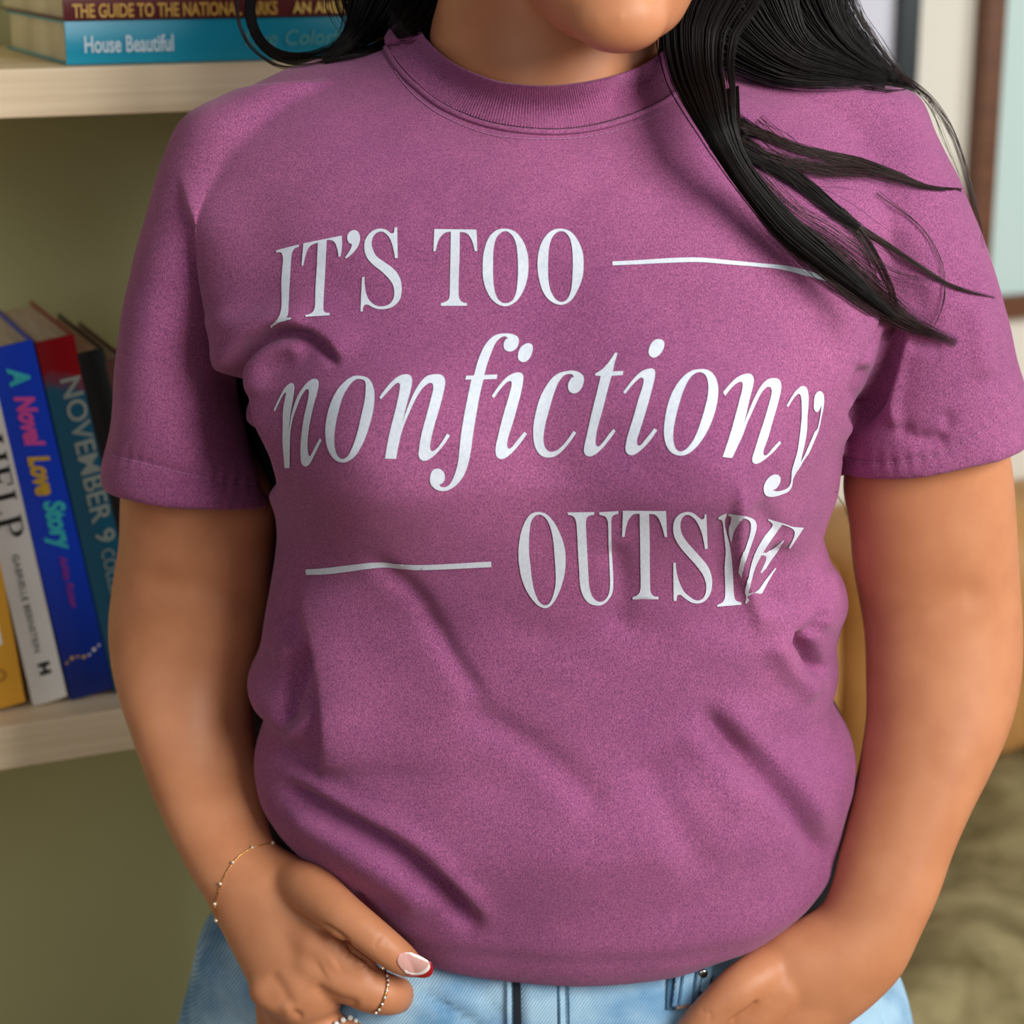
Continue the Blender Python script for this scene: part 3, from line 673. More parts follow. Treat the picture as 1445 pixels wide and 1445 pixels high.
GL = [
 ('I', K1, ["97,272c;296,220c;298,240c;262,256;240,290;232,340;222,480;214,620;208,750;200,850;190,866;232,872c;228,880c;150,900;100,918;48,950c;40,938c;100,890;128,850;142,790;146,700;144,560;150,450;158,350;150,305;135,290;97,290c"]),
 ('T', K1, ["338,210c;678,143c;680,240;668,325c;650,330c;640,270;620,210;590,185;545,182c;540,280;532,450;520,640;514,780;520,815;540,828;570,830c;568,850c;355,862c;352,850c;400,835;428,810;440,760;445,600;458,400;462,290;466,205c;420,220;385,250;360,310;345,370;338,408c;322,408c"]),
 ('apostrophe', K1, ["725,165;735,125;775,96;815,105;838,150;830,215;795,275;745,325;712,345c;706,335c;745,280;765,235;765,218c;740,205"]),
 ('S', K1, ["1145,70c;1167,70c;1170,200;1172,340c;1148,342c;1138,280;1120,210;1090,150;1045,112;1000,112;960,145;942,200;950,260;985,325;1050,375;1120,425;1170,480;1200,550;1207,630;1190,710;1140,765;1080,790;1010,795;955,780;915,758;885,755;868,775;862,815c;843,815c;848,680;858,510c;878,508c;882,590;895,660;925,720;975,760;1030,770;1090,755;1130,710;1142,650;1130,580;1090,520;1030,460;960,405;905,345;878,270;880,200;905,145;955,98;1015,82;1065,90;1100,115;1120,125;1138,115"]),
 ('T', K2, ["82,86c;455,91c;460,180;462,280c;440,280c;430,230;405,165;365,122;308,112c;306,300;300,500;298,670;310,710;335,735;370,740c;370,765c;140,766c;140,742c;180,730;210,705;218,660;222,500;226,300;228,108c;175,120;130,165;108,220;95,280c;74,280c;78,200"]),
 ('O', K2, ["705,82;790,105;860,180;905,290;916,400;905,520;865,640;800,730;710,768;620,735;555,650;518,540;510,420;520,290;560,170;625,100", "710,104;640,150;608,250;602,400;606,560;632,680;680,735;745,735;790,690;815,580;822,400;810,240;778,150"]),
 ('O', K2, ["1200,82;1290,110;1355,190;1395,290;1404,390;1395,510;1350,630;1290,720;1205,756;1115,725;1050,650;1010,530;996,420;1005,290;1045,180;1115,105", "1205,104;1140,140;1102,230;1090,370;1096,560;1130,670;1190,728;1250,715;1290,640;1305,520;1308,340;1295,210;1262,135"]),
 ('n', K3, ["45,365c;100,250;150,165;200,130;222,138;230,175;218,270;200,370;190,440;183,500;180,548c;192,470;205,400;235,300;270,220;320,150;370,105;410,93;440,110;443,150;430,220;405,310;375,440;355,560;347,680;352,740;365,775;385,750;420,680;455,620c;472,635c;420,740;380,820;350,860;320,865;295,840;285,770;285,680;295,570;315,430;345,300;358,210;350,185;330,190;290,250;245,360;215,450;195,560;190,680;188,880c;143,880c;125,650;127,500;128,380;145,270;155,215;140,220;100,290;58,380c"]),
 ('o', K3, ["810,68;880,90;920,150;936,240;925,370;890,510;840,650;770,770;700,822;640,830;580,800;525,710;503,580;515,440;550,310;610,190;690,105;750,72", "800,96;850,115;858,190;850,280;820,420;785,570;745,690;700,775;650,800;605,760;583,660;590,530;615,400;655,260;710,160;760,108"]),
 ('n', K4, ["35,590c;120,480;200,410;265,392;305,405;318,450;305,530;275,640;250,740;235,805c;270,700;330,560;390,460;450,405;530,390;580,402;603,450;590,540;555,680;510,830;480,960;472,1020;485,1052;520,1040;570,980;620,902c;645,920c;590,1000;520,1080;450,1130;405,1135;375,1100;378,1020;400,900;440,750;480,600;500,510;490,470;460,470;410,510;350,600;290,730;240,850;205,980;178,1122c;82,1118c;110,960;150,790;190,630;212,510;205,468;175,475;120,530;50,608c"]),
 ('f', K4, ["1130,35;1190,42;1235,70;1240,120;1215,170;1165,192;1120,175;1110,130;1125,90;1148,75c;1120,60;1080,75;1040,120;1000,210;965,310;942,397c;1055,392c;1050,430c;935,435c;905,560;875,720;845,900;825,1050;800,1170;760,1270;700,1345;640,1385;570,1398;510,1375;475,1330;475,1260;500,1215;545,1205;585,1230;600,1275;585,1325;550,1345c;570,1362;610,1362;650,1330;690,1240;715,1140;735,950;760,780;795,600;830,435c;778,437c;785,405c;852,400c;885,280;920,190;960,120;1020,60;1080,38"]),
 ('i', K4, ["1325,120;1358,135;1362,180;1345,235;1310,275;1275,283;1240,262;1235,215;1255,160;1290,130", "1005,580c;1080,475;1150,405;1230,373;1270,385;1280,430;1262,540;1225,680;1185,820;1150,930;1138,1000;1150,1032;1180,1020;1235,950;1290,885c;1312,905c;1250,990;1180,1070;1120,1115;1080,1122;1045,1095;1040,1020;1065,900;1100,760;1145,610;1175,500;1178,460;1165,447;1130,465;1080,520;1025,595c"]),
 ('c', K5, ["720,357;780,370;820,405;825,450;805,510;765,550;720,552;690,520;690,470;715,425;740,408c;715,388;660,395;610,450;570,540;525,690;490,820;473,940;485,1015;520,1055;570,1055;620,1025;680,960;735,880c;760,895c;700,980;640,1050;580,1095;510,1110;450,1090;405,1030;385,940;385,840;405,720;440,600;490,500;550,420;620,375"]),
 ('t', K5, ["1095,202c;1115,205c;1075,366c;1167,362c;1160,398c;1065,404c;1030,530;990,690;945,850;928,950;930,1000;950,1015;985,985;1030,925;1080,862c;1102,880c;1050,950;985,1030;920,1085;870,1100;835,1080;827,1030;850,920;890,740;935,560;972,404c;922,402c;925,385c;985,345;1040,285"]),
 ('i', K6, ["375,86;408,105;412,150;390,200;350,238;310,245;280,215;280,175;300,125;335,92", "58,545c;140,440;210,370;280,342;320,345;335,380;325,450;290,590;250,730;210,860;180,960;185,1000;210,1002;255,950;330,858c;355,875c;290,965;220,1040;160,1082;120,1088;85,1060;82,1000;105,900;145,770;190,610;230,480;232,430;210,420;170,450;120,505;75,560c"]),
 ('o', K6, ["715,348;790,355;845,400;875,480;878,570;855,700;810,830;745,950;670,1040;600,1085;530,1090;465,1055;425,980;412,880;425,750;455,620;510,500;580,410;650,362", "730,375;770,400;793,470;790,570;765,680;730,800;685,920;630,1010;570,1055;525,1045;497,985;492,900;510,780;545,640;590,510;640,420;690,380"]),
 ('n', K7, ["288,245c;350,170;430,95;520,57;575,65;598,110;590,180;565,280;540,380;520,480;498,565c;530,480;570,380;620,270;680,170;740,115;800,100;855,115;878,170;870,250;835,390;790,540;745,700;705,810;695,860;710,885;740,870;790,810;858,738c;875,758c;820,825;750,890;680,945;620,970;585,950;585,900;610,820;650,690;700,540;750,370;780,250;775,205;750,188;715,205;670,260;620,360;570,470;525,570;490,670;440,780;378,912c;282,900c;330,760;380,600;420,450;460,300;485,190;480,145;455,140;410,165;360,215;308,283c"]),
 ('y', K7, ["932,378c;990,280;1040,215;1095,180;1135,195;1155,270;1155,370;1145,480;1140,620;1120,750;1095,860;1075,950c;1110,890;1150,800;1190,710;1215,650;1245,610;1265,530;1280,440;1285,375c;1265,420;1240,442;1212,415;1210,350;1218,280;1245,240;1275,230;1305,255;1315,320;1308,400;1290,480;1275,560;1258,630;1230,700;1200,770;1160,860;1110,930;1070,1000;1030,1060;1000,1120;985,1200;950,1250;900,1275;840,1295;780,1305;720,1290;698,1240;705,1180;740,1120;790,1083;840,1080;868,1110;862,1165;830,1215;788,1240c;840,1248;900,1235;945,1210;970,1175;980,1110;985,1040;1010,950;1040,850;1060,720;1075,600;1085,480;1085,380;1080,300;1065,262;1040,265;1000,310;948,392c"]),
 ('O', K8, ["215,74;290,95;360,170;420,290;452,400;460,520;445,650;400,790;350,880;290,926;220,905;150,830;90,720;55,590;42,450;55,300;95,170;150,95", "230,98;280,125;325,210;350,330;362,480;372,640;365,750;330,860;290,900;240,885;195,810;165,690;148,550;136,430;138,280;155,160;190,110"]),
 ('U', K8, ["478,78c;715,74c;714,98c;670,108;645,135;640,200;650,400;660,600;670,740;695,820;740,865;790,865;835,810;850,720;845,560;840,400;838,200;830,140;805,110;758,98c;758,76c;930,65c;926,90c;890,100;870,125;865,200;868,400;875,600;878,700;870,790;830,860;780,898;730,903;670,885;620,830;590,740;580,600;568,400;560,230;550,150;525,110;480,98c"]),
 ('T', K8, ["968,62c;1350,65c;1355,180;1358,293c;1338,295c;1320,220;1290,140;1255,98;1200,88c;1205,300;1205,500;1208,740;1215,790;1240,820;1282,825c;1280,848c;1055,850c;1055,830c;1095,812;1118,780;1125,720;1122,500;1120,300;1117,88c;1060,95;1015,150;992,230;982,295c;960,292c;965,180"]),
 ('S', K9, ["403,92c;418,95c;422,250;426,398c;403,400c;392,330;370,240;330,155;285,110;240,98;205,125;188,190;200,260;240,330;300,400;370,480;430,560;460,640;465,730;445,810;400,865;340,885;275,872;215,830;185,808;160,815;152,862c;127,862c;125,700;125,522c;145,522c;155,610;180,700;220,780;275,830;330,858;380,845;410,790;412,710;385,630;325,545;250,460;180,375;135,290;125,200;145,130;195,85;260,72;310,88;350,120;378,138;398,125"]),
 ('I', K9, ["522,122c;560,98;598,85c;595,105;583,140;585,200;605,280;630,370;645,480;655,600;658,720;662,800;675,855;728,878c;727,896c;512,915c;512,900c;560,875;580,830;583,700;580,560;590,430;582,320;570,220;560,160;545,140;522,135c"]),
 ('D', K9, ["615,90c;700,100;790,120;840,150;858,200;845,270;815,360;780,460;750,570;735,660c;708,605c;715,560;735,470;770,370;800,270;808,200;795,155;755,132;738,140c;700,190;665,260;645,350c;625,280;622,220;640,160;640,115;617,105c"]),
 ('E', K9, ["965,135c;1130,185;1180,205;1278,215c;1160,398c;1145,388c;1185,310;1195,250;1165,215;1088,185c;1040,250;970,350;915,435c;950,440;975,425;1100,325c;1103,330c;1050,420;990,500;915,620c;900,615c;940,530;950,480;925,462;900,460c;850,560;815,680;795,795c;850,785;885,755;930,690;1025,572c;1033,578c;970,680;905,800c;800,815c;785,825;800,855;775,887c;763,880c;775,830;765,780;785,680;800,590;830,480;870,390;930,290;990,215;1000,180;960,145c"]),
 ('line', (850, 350, 4.3788), ["62,84c;250,74;450,62;600,60;800,78;980,95;1120,108;1250,135;1387,178c;1384,206c;1250,170;1100,132;980,118;780,102;600,88;420,92;250,100;62,108c"]),
 ('line', (420, 770, 4.983), ["60,166c;200,155;400,130;520,116;620,114;700,125;850,132;1050,125;1360,108c;1364,147c;1050,162;850,168;740,160;620,150;500,160;350,182;200,200;65,204c"]),
]
for nm, K, loops in GL:
    drape('printed_line' if nm == 'line' else 'printed_letter', [outline(parse(l, *K)) for l in loops], M_PRINT, shirt, TREE)

# ---- collar ---------------------------------------------------------------------
inn = [(594, 34, .010), (600, 45, -.004), (616, 64, -.028), (640, 84, -.048), (668, 98, -.062), (709, 112, -.074), (761, 117, -.079), (809, 114, -.077), (861, 104, -.068), (905, 88, -.050), (933, 68, -.028), (946, 50, -.004), (950, 36, .012), (935, 12, .045), (880, -4, .068), (775, -10, .078), (670, -4, .068), (610, 14, .045)]
out = [(541, 58, .012), (547, 72, -.012), (562, 95, -.040), (588, 122, -.062), (628, 152, -.078), (690, 176, -.090), (761, 186, -.0945), (825, 183, -.092), (885, 168, -.084), (935, 146, -.066), (972, 118, -.042), (992, 88, -.014), (1000, 62, .012), (985, 34, .052), (910, 16, .078), (775, 6, .088), (640, 16, .078), (565, 34, .052)]
def ring(tab, n=180):
    t = np.array(tab + tab[:3], float); r = cr(np.vstack([t[-4:-3] * 0 + np.array(tab[-1]), t]), (len(tab) + 3) * 20 + 1)
    k = len(tab) * 20; return r[20:20 + k]
ri, ro = ring(inn), ring(out); n = len(ri); rows = []
for s in np.linspace(0, 1, 10):
    rw = []
    for a, b in zip(ri, ro):
        q = a * (1 - s) + b * s; p = P(q[0], q[1], q[2] * (0.86 if q[2] < 0 else 1) - 0.002 * math.sin(math.pi * s))
        wq = float(np.clip((q[1] - 46) / 26, 0, 1)) * float(np.clip((s - 0.05) / 0.55, 0, 1)) ** 1.0
        if wq > 0:
            h = cast(TREE, q[0], q[1], 0.0)
            if h is not None: yy = p[1] * (1 - wq) + (h[1] - 0.0022) * wq; p = P(q[0], q[1], min(yy, h[1] - 0.0016) if q[1] > 72 else yy)
        rw.append(p)
    rows.append(np.array(rw))
V = np.vstack(rows); Fc = [(i * n + j, i * n + (j + 1) % n, (i + 1) * n + (j + 1) % n, (i + 1) * n + j) for i in range(9) for j in range(n)]
# ribs
def ribmat():
    m = shirtmat('ribbed_plum_collar'); return m
collar = mesh('collar', V, Fc, ribmat(), shirt)
lap(collar.data, 6, 0.5)
sm_ = collar.modifiers.new('thickness', 'SOLIDIFY'); sm_.thickness = 0.0022; sm_.offset = 0
# rib ridges as one part of thin raised cords
Vr = []; Fr = []
CT = getV(collar.data).reshape(10, n, 3)
NR = 300
for k in range(NR):
    j = k * n / NR; j0 = int(j); f = j - j0; col = CT[:, j0 % n] * (1 - f) + CT[:, (j0 + 1) % n] * f
    py_ = proj(col[:1])[1][0]
    a, b = col[0], col[-1]; nrm = np.cross(CT[5, (j0 + 1) % n] - CT[5, j0 % n], b - a); nrm /= np.linalg.norm(nrm)
    cen = CT.reshape(-1, 3).mean(axis=0)
    if np.dot(nrm, col[5] - cen) < 0: nrm = -nrm
    tang = CT[5, (j0 + 1) % n] - CT[5, j0 % n]; tang /= np.linalg.norm(tang); i0 = len(Vr)
    for c in col: Vr += [c + nrm * 0.0009 - tang * 0.0007, c + nrm * 0.0021, c + nrm * 0.0009 + tang * 0.0007]
    for i in range(9): q = i0 + i * 3; Fr += [(q, q + 1, q + 4, q + 3), (q + 1, q + 2, q + 5, q + 4)]
rb = mesh('collar_ribs', Vr, Fr, M_SHIRT, shirt); rb['kind'] = 'stuff'
# seam cord along outer edge and stitches
def drape_line(tab, r, m, name, parent, dash=None, off=0.0008, tree=None):
    tree = tree or TREE; pts = cr(tab, len(tab) * 12); Vv = []; Ff = []; run = []
    def flush():
        if len(run) > 1:
            v, f = tube3(np.array(run), r, 6); k = len(Vv); Vv.extend(v); Ff.extend([tuple(i + k for i in q) for q in f])
    acc = 0; on = True
    dense = cr(pts, int(np.hypot(*np.diff(pts, axis=0).T).sum() / 1.2) + 2)
    for i, (a, b) in enumerate(dense):
        h = cast(tree, a, b, off)
        if h is None: flush(); run = []; continue
        run.append(h)
        if dash and i % dash[0] == 0: flush(); run = []
        elif dash and i % dash[0] < dash[1]: run = []
    flush()
    if Vv:
        o = mesh(name, Vv, Ff, m, parent); return o
o_ = [(a, b + 2) for a, b, c in out if b > 60][0:11]
o_.sort()
drape_line([(545, 70), (560, 96), (586, 123), (627, 154), (690, 178), (761, 188), (825, 185), (885, 170), (935, 148), (965, 124)], 0.0016, M_SHIRT, 'collar_seam', shirt, off=0.001)
drape_line([(556, 100), (585, 135), (625, 164), (690, 190), (761, 197), (825, 194), (885, 180), (935, 160)], 0.00035, M_STITCH, 'topstitching', shirt, dash=(6, 2), off=0.0004)
drape_line([(150, 641), (185, 650), (240, 663), (300, 676), (360, 683)], 0.0003, M_STITCH, 'topstitching', shirt, dash=(5, 2), off=0.0003)
drape_line([(1190, 646), (1215, 651), (1260, 653), (1320, 643), (1380, 611), (1420, 576), (1440, 553)], 0.0003, M_STITCH, 'topstitching', shirt, dash=(5, 2), off=0.0003)

# ---- body -----------------------------------------------------------------------
armL_up = [(240, 330, 325, 340, .035, .040, .040), (200, 480, 312, 500, .040, .042, .042), (180, 600, 345, 620, .042, .044, .045), (171, 700, 388, 700, .044, .044, .044), (169, 760, 388, 765, .045, .043, .043), (160, 820, 384, 830, .046, .041, .042), (154, 875, 376, 890, .045, .041, .041), (157, 925, 364, 945, .040, .041, .040), (168, 975, 357, 1000, .030, .040, .038), (190, 1040, 361, 1052, .016, .038, .036), (214, 1108, 371, 1100, -.002, .035, .034), (240, 1170, 377, 1145, -.020, .031, .030), (268, 1226, 383, 1180, -.038, .026, .026), (292, 1266, 396, 1202, -.050, .022, .022), (312, 1300, 425, 1215, -.058, .019, .019)]
handL = [pairloft([(292, 1266, 396, 1202, -.050, .022, .022), (308, 1300, 436, 1222, -.058, .021, .020), (328, 1338, 468, 1256, -.066, .023, .020), (343, 1366, 488, 1298, -.072, .025, .022), (358, 1392, 498, 1340, -.077, .026, .024), (380, 1420, 500, 1378, -.078, .024, .024), (400, 1436, 490, 1405, -.076, .020, .022), (425, 1442, 470, 1425, -.072, .010, .014)], 30, 48, 2.2),
         chain([(380, 1395, -.088, 30), (412, 1414, -.091, 27)], 6), chain([(440, 1358, -.088, 34), (462, 1372, -.091, 33)], 6),
         chain([(405, 1300, -.066, 30), (436, 1325, -.082, 36), (474, 1348, -.091, 29), (508, 1368, -.095, 25)], 8),
         # thumb
         chain([(392, 1222, -.052, 22), (412, 1240, -.062, 30), (440, 1256, -.078, 35), (480, 1288, -.096, 31), (515, 1313, -.104, 27), (545, 1337, -.107, 25.5), (572, 1357, -.106, 22), (590, 1367, -.1045, 14)], 26),
         # index finger
         chain([(398, 1325, -.068, 32), (430, 1345, -.081, 38), (480, 1378, -.092, 36), (525, 1397, -.096, 32), (550, 1404, -.094, 29), (560, 1404, -.086, 25)], 20),
         chain([(560, 1402, -.088, 25), (560, 1414, -.072, 20), (540, 1420, -.056, 18)], 10),
         # middle, ring, little finger going down into the grip
         chain([(410, 1400, -.080, 34), (445, 1442, -.086, 29), (490, 1466, -.086, 28), (528, 1474, -.078, 25), (530, 1466, -.060, 21)], 16),
         chain([(396, 1410, -.074, 29), (420, 1480, -.076, 27), (462, 1520, -.078, 25), (500, 1530, -.068, 22)], 14),
         chain([(382, 1410, -.066, 24), (392, 1490, -.066, 23), (430, 1545, -.070, 21), (465, 1558, -.062, 18)], 14)]
armR_up = [(1170, 330, 1300, 290, .018, .038, .040), (1235, 480, 1365, 430, .014, .040, .042), (1212, 600, 1405, 560, .010, .047, .047), (1191, 680, 1425, 650, .010, .046, .046), (1199, 740, 1432, 730, .010, .045, .046), (1205, 805, 1436, 800, .010, .044, .045), (1213, 850, 1440, 860, .008, .043, .044), (1221, 900, 1441, 915, .004, .043, .043), (1223, 960, 1436, 970, -.002, .043, .042), (1223, 1020, 1420, 1025, -.010, .042, .040), (1214, 1080, 1393, 1085, -.020, .039, .037), (1203, 1130, 1369, 1135, -.030, .035, .034), (1188, 1195, 1344, 1195, -.042, .031, .030), (1176, 1245, 1324, 1255, -.052, .028, .027), (1160, 1283, 1299, 1312, -.060, .025, .025), (1128, 1303, 1273, 1368, -.066, .023, .023), (1092, 1322, 1238, 1408, -.070, .021, .022), (1062, 1350, 1200, 1440, -.072, .019, .020), (1040, 1400, 1150, 1480, -.070, .017, .018)]
handR = [chain([(1150, 1335, -.058, 30), (1120, 1350, -.064, 34), (1085, 1370, -.076, 37), (1045, 1395, -.086, 34), (1005, 1428, -.090, 28), (975, 1462, -.088, 27), (955, 1500, -.082, 23), (948, 1530, -.078, 15)], 26),
         chain([(1100, 1390, -.076, 44), (1055, 1440, -.082, 38), (1015, 1490, -.078, 34)], 12), chain([(1180, 1385, -.068, 50), (1120, 1430, -.072, 52), (1080, 1480, -.070, 50)], 12),
         chain([(1080, 1470, -.066, 30), (1040, 1540, -.058, 26), (1015, 1610, -.048, 22)], 12), chain([(1105, 1490, -.062, 30), (1075, 1570, -.052, 26), (1055, 1650, -.044, 21)], 12),
         chain([(1135, 1480, -.058, 28), (1115, 1570, -.048, 24), (1100, 1640, -.042, 20)], 12), chain([(1160, 1460, -.054, 26), (1150, 1540, -.044, 22), (1142, 1600, -.040, 18)], 12)]
mL = remesh([pairloft(armL_up, 90, 56, 2.05)] + handL, 0.0012, 20, 0.5)
mR = remesh([pairloft(armR_up, 90, 56, 2.05)] + handR, 0.0013, 14, 0.5)
# creases on the hands and elbows
def crease(me, items, lim=None):
    global x, y, D
    V = getV(me); N2 = getN(me); x, y = proj(V); D = np.zeros(len(V)); fr = np.clip(-N2[:, 1] / 0.4, 0, 1)
    for it in items: valley(*it)
    V += N2 * (D * fr)[:, None]; setV(me, V); lap(me, 1, 0.3)
crease(mL, [([(447, 1300), (470, 1312), (488, 1326), (497, 1340), (525, 1362), (546, 1378)], 2.6, .0020), ([(462, 1322), (482, 1335)], 8, -.0012), ([(503, 1355), (514, 1364)], 7, -.0010), ([(497, 1340), (492, 1348), (488, 1350)], 2.2, .0010), ([(525, 1362), (522, 1369)], 2.0, .0008),
            ([(540, 1318), (532, 1328), (528, 1340)], 1.8, .0005), ([(547, 1325), (540, 1335)], 1.8, .0004), ([(534, 1322), (527, 1334)], 1.8, .0003),
            ([(410, 1423), (420, 1432), (428, 1434)], 5, .0012), ([(380, 1370), (400, 1400), (412, 1425)], 9, .0012), ([(440, 1390), (470, 1408), (510, 1420)], 8, .0016), ([(390, 862), (330, 845), (270, 828), (190, 815)], 20, .0018),
            ([(455, 1370), (475, 1358)], 14, -.0010), ([(400, 1415), (412, 1432)], 9, -.0014), ([(559, 1376), (565, 1386), (562, 1392)], 3, .0006)])
crease(mR, [([(1071, 1411), (1058, 1424), (1040, 1436), (1030, 1445)], 3.0, .0018), ([(1180, 900), (1230, 885), (1285, 870), (1325, 852), (1360, 838), (1400, 825)], 22, .0018),
            ([(998, 1425), (1003, 1435), (1000, 1445)], 2, .0005), ([(990, 1422), (996, 1434)], 2, .0004)])
# neck, head, inner torso
nl = pairloft([(640, 190, 900, 190, .010, .062, .05), (628, 140, 922, 140, .006, .063, .05), (612, 100, 935, 100, .002, .058, .052), (606, 50, 942, 50, .000, .054, .053), (618, 0, 950, 0, -.002, .053, .054), (635, -60, 960, -60, -.004, .053, .056), (650, -130, 970, -130, -.006, .054, .06)], 40, 64, 2.0)
HC = P(872, 0, -.10); hz = P(872, 62, -.095)[2]     # chin
hx = float(HC[0])
def headring(dz, a, yf, yb, cxo=0.0):
    th = np.linspace(0, 2 * math.pi, 64, endpoint=False); c, s = np.cos(th), np.sin(th); yc = (yf + yb) / 2; b = (yb - yf) / 2
    return np.stack([hx - cxo + a * c, yc - b * np.sign(s) * np.abs(s) ** 0.95, np.full(64, hz + dz)], 1)
prof = [(-.001, .010, -.108, -.085), (.003, .021, -.117, -.070), (.010, .032, -.123, -.045), (.022, .041, -.127, -.02), (.036, .051, -.126, .0), (.055, .061, -.127, .03), (.08, .066, -.128, .06), (.105, .070, -.126, .075), (.13, .072, -.124, .08), (.16, .071, -.118, .08), (.185, .064, -.105, .07), (.205, .048, -.08, .05), (.217, .024, -.05, .02), (.220, .004, -.02, .0)]
hd = loft([headring(q[0], q[1], q[2], q[3], cxo=0.006 * min(1, q[0] / .05)) for q in cr([p_ for p_ in prof], 60)])
fx = hx - 0.006
face = [hd, nl, ell((hx, -.112, hz + .014), (.024, .018, .018)),
        ell((fx, -.133, hz + .078), (.013, .014, .011)), tube3([(fx, -.122, hz + .125), (fx, -.128, hz + .105), (fx, -.137, hz + .085)], [.006, .007, .009], 14),
        ell((fx - .011, -.128, hz + .076), (.008, .008, .007)), ell((fx + .011, -.128, hz + .076), (.008, .008, .007)),
        ell((fx - .071, -.02, hz + .10), (.008, .018, .03)), ell((fx + .071, -.02, hz + .10), (.008, .018, .03))]
core = pairloft([(620, 150, 930, 150, .02, .045, .05), (480, 185, 1080, 190, .02, .055, .06), (400, 260, 1160, 260, .015, .07, .07), (390, 400, 1170, 400, .01, .085, .08), (400, 560, 1150, 560, .005, .09, .08), (420, 740, 1130, 740, .005, .085, .08), (430, 950, 1130, 950, .005, .085, .08), (480, 1150, 1090, 1150, .005, .080, .08), (490, 1240, 1060, 1240, .01, .065, .075), (500, 1340, 1060, 1340, .012, .06, .075), (470, 1420, 1090, 1420, .012, .07, .08)], 40, 64, 2.2)
sh = [chain([(420, 220, .028, 62), (310, 290, .033, 55), (270, 400, .038, 55)], 10), chain([(1120, 220, .025, 62), (1210, 290, .022, 55), (1275, 400, .018, 52)], 10)]
mB = remesh(face + [core] + sh, 0.0022, 5, 0.5)
bm = bmesh.new(); bm.from_mesh(mB); bm.from_mesh(mL); bm.from_mesh(mR); mBody = bpy.data.meshes.new('body'); bm.to_mesh(mBody); bm.free()
body = link('body', mBody, M_SKIN, person)
HT = bvh(mL)
# face features
for s in (-1, 1):
    v, f = ell((fx + s * .031, -.1165, hz + .118), (.013, .009, .006), 20); e_ = mesh('eye', v, f, mat('eye_white', (236, 232, 226), 0.2), person)
    v, f = ell((fx + s * .031, -.1245, hz + .118), (.0055, .002, .0055), 20); mesh('iris', v, f, mat('brown_iris', (60, 36, 22), 0.15), e_)
    v, f = tube3([(fx + s * .014, -.124, hz + .136), (fx + s * .030, -.1235, hz + .142), (fx + s * .048, -.112, hz + .138)], [.0022, .003, .0012], 8); mesh('eyebrow', v, f, M_HAIR, person)
ml = mat('lips', (176, 92, 86), 0.35)
v, f = tube3([(fx - .023, -.122, hz + .046), (fx - .008, -.1275, hz + .050), (fx, -.128, hz + .0485), (fx + .008, -.1275, hz + .050), (fx + .023, -.122, hz + .046)], [.001, .004, .004, .004, .001], 10); mesh('upper_lip', v, f, ml, person)
v, f = tube3([(fx - .022, -.122, hz + .044), (fx, -.128, hz + .040), (fx + .022, -.122, hz + .044)], [.001, .0055, .001], 10); mesh('lower_lip', v, f, ml, person)
# thumb nail
def poly(s): return outline(parse(s, 340, 1230, 4.817))
nc = cast(HT, 580, 1358, 0.0); NY = float(nc[1]) - 0.0012 if nc is not None else -.112
def nailY(a, b):
    t = np.array([44., 21.]); L_ = np.linalg.norm(t); t /= L_; v = np.array([a - 564., b - 1350.]); al = v @ t; d = v[1] * t[0] - v[0] * t[1]
    y0 = NY + 0.0022 * (d / 15) ** 2 + 0.0011 * (al / 45) ** 2; h = cast(HT, a, b, 0.0)
    return y0 if h is None else min(y0, float(h[1]) - 0.0007)
def nailpart(name, s_, m, parent, lift):
    L_ = poly(s_); loops = [L_]; A = np.array(L_); gx, gy = np.meshgrid(np.arange(A[:, 0].min(), A[:, 0].max(), 1.6), np.arange(A[:, 1].min(), A[:, 1].max(), 1.6)); gx, gy = gx.ravel() + .01, gy.ravel() + .01
    k = inside(gx, gy, loops); pts = [tuple(p) for p in L_] + list(zip(gx[k], gy[k])); n_ = len(L_)
    r = delaunay_2d_cdt([Vector((float(a), float(b))) for a, b in pts], [(i, (i + 1) % n_) for i in range(n_)], [], 0, 1e-4)
    V2 = np.array([v[:] for v in r[0]]); F2 = np.array([tuple(f) for f in r[2]]); c = V2[F2].mean(axis=1); F2 = F2[inside(c[:, 0], c[:, 1], loops)]
    o = mesh(name, [P(a, b, nailY(a, b) - lift) for a, b in V2], [tuple(reversed([int(q) for q in f])) for f in F2], m, parent)
    md = o.modifiers.new('t', 'SOLIDIFY'); md.thickness = 0.0009; md.offset = -1; return o
nail = nailpart('thumbnail', "1062,605;1085,560;1130,545;1190,560;1250,590;1285,620;1282,655;1225,695;1150,698;1105,675;1075,640", mat('pale_pink_nail', (222, 170, 160), 0.12, Coat_Weight=1.0), person, 0)
nailpart('white_nail_band', "1112,672;1150,688;1210,688;1255,662;1276,630;1281,614;1292,628;1296,655;1270,690;1225,706;1165,708;1130,700", mat('white_nail_line', (244, 238, 232), 0.15), nail, .0002)
nailpart('nail_tip', "1128,696;1165,704;1222,702;1264,684;1288,652;1284,612;1302,640;1307,676;1292,706;1255,722;1200,720;1155,712", mat('red_nail_polish', (178, 20, 34), 0.1, Coat_Weight=1.0), nail, .0003)

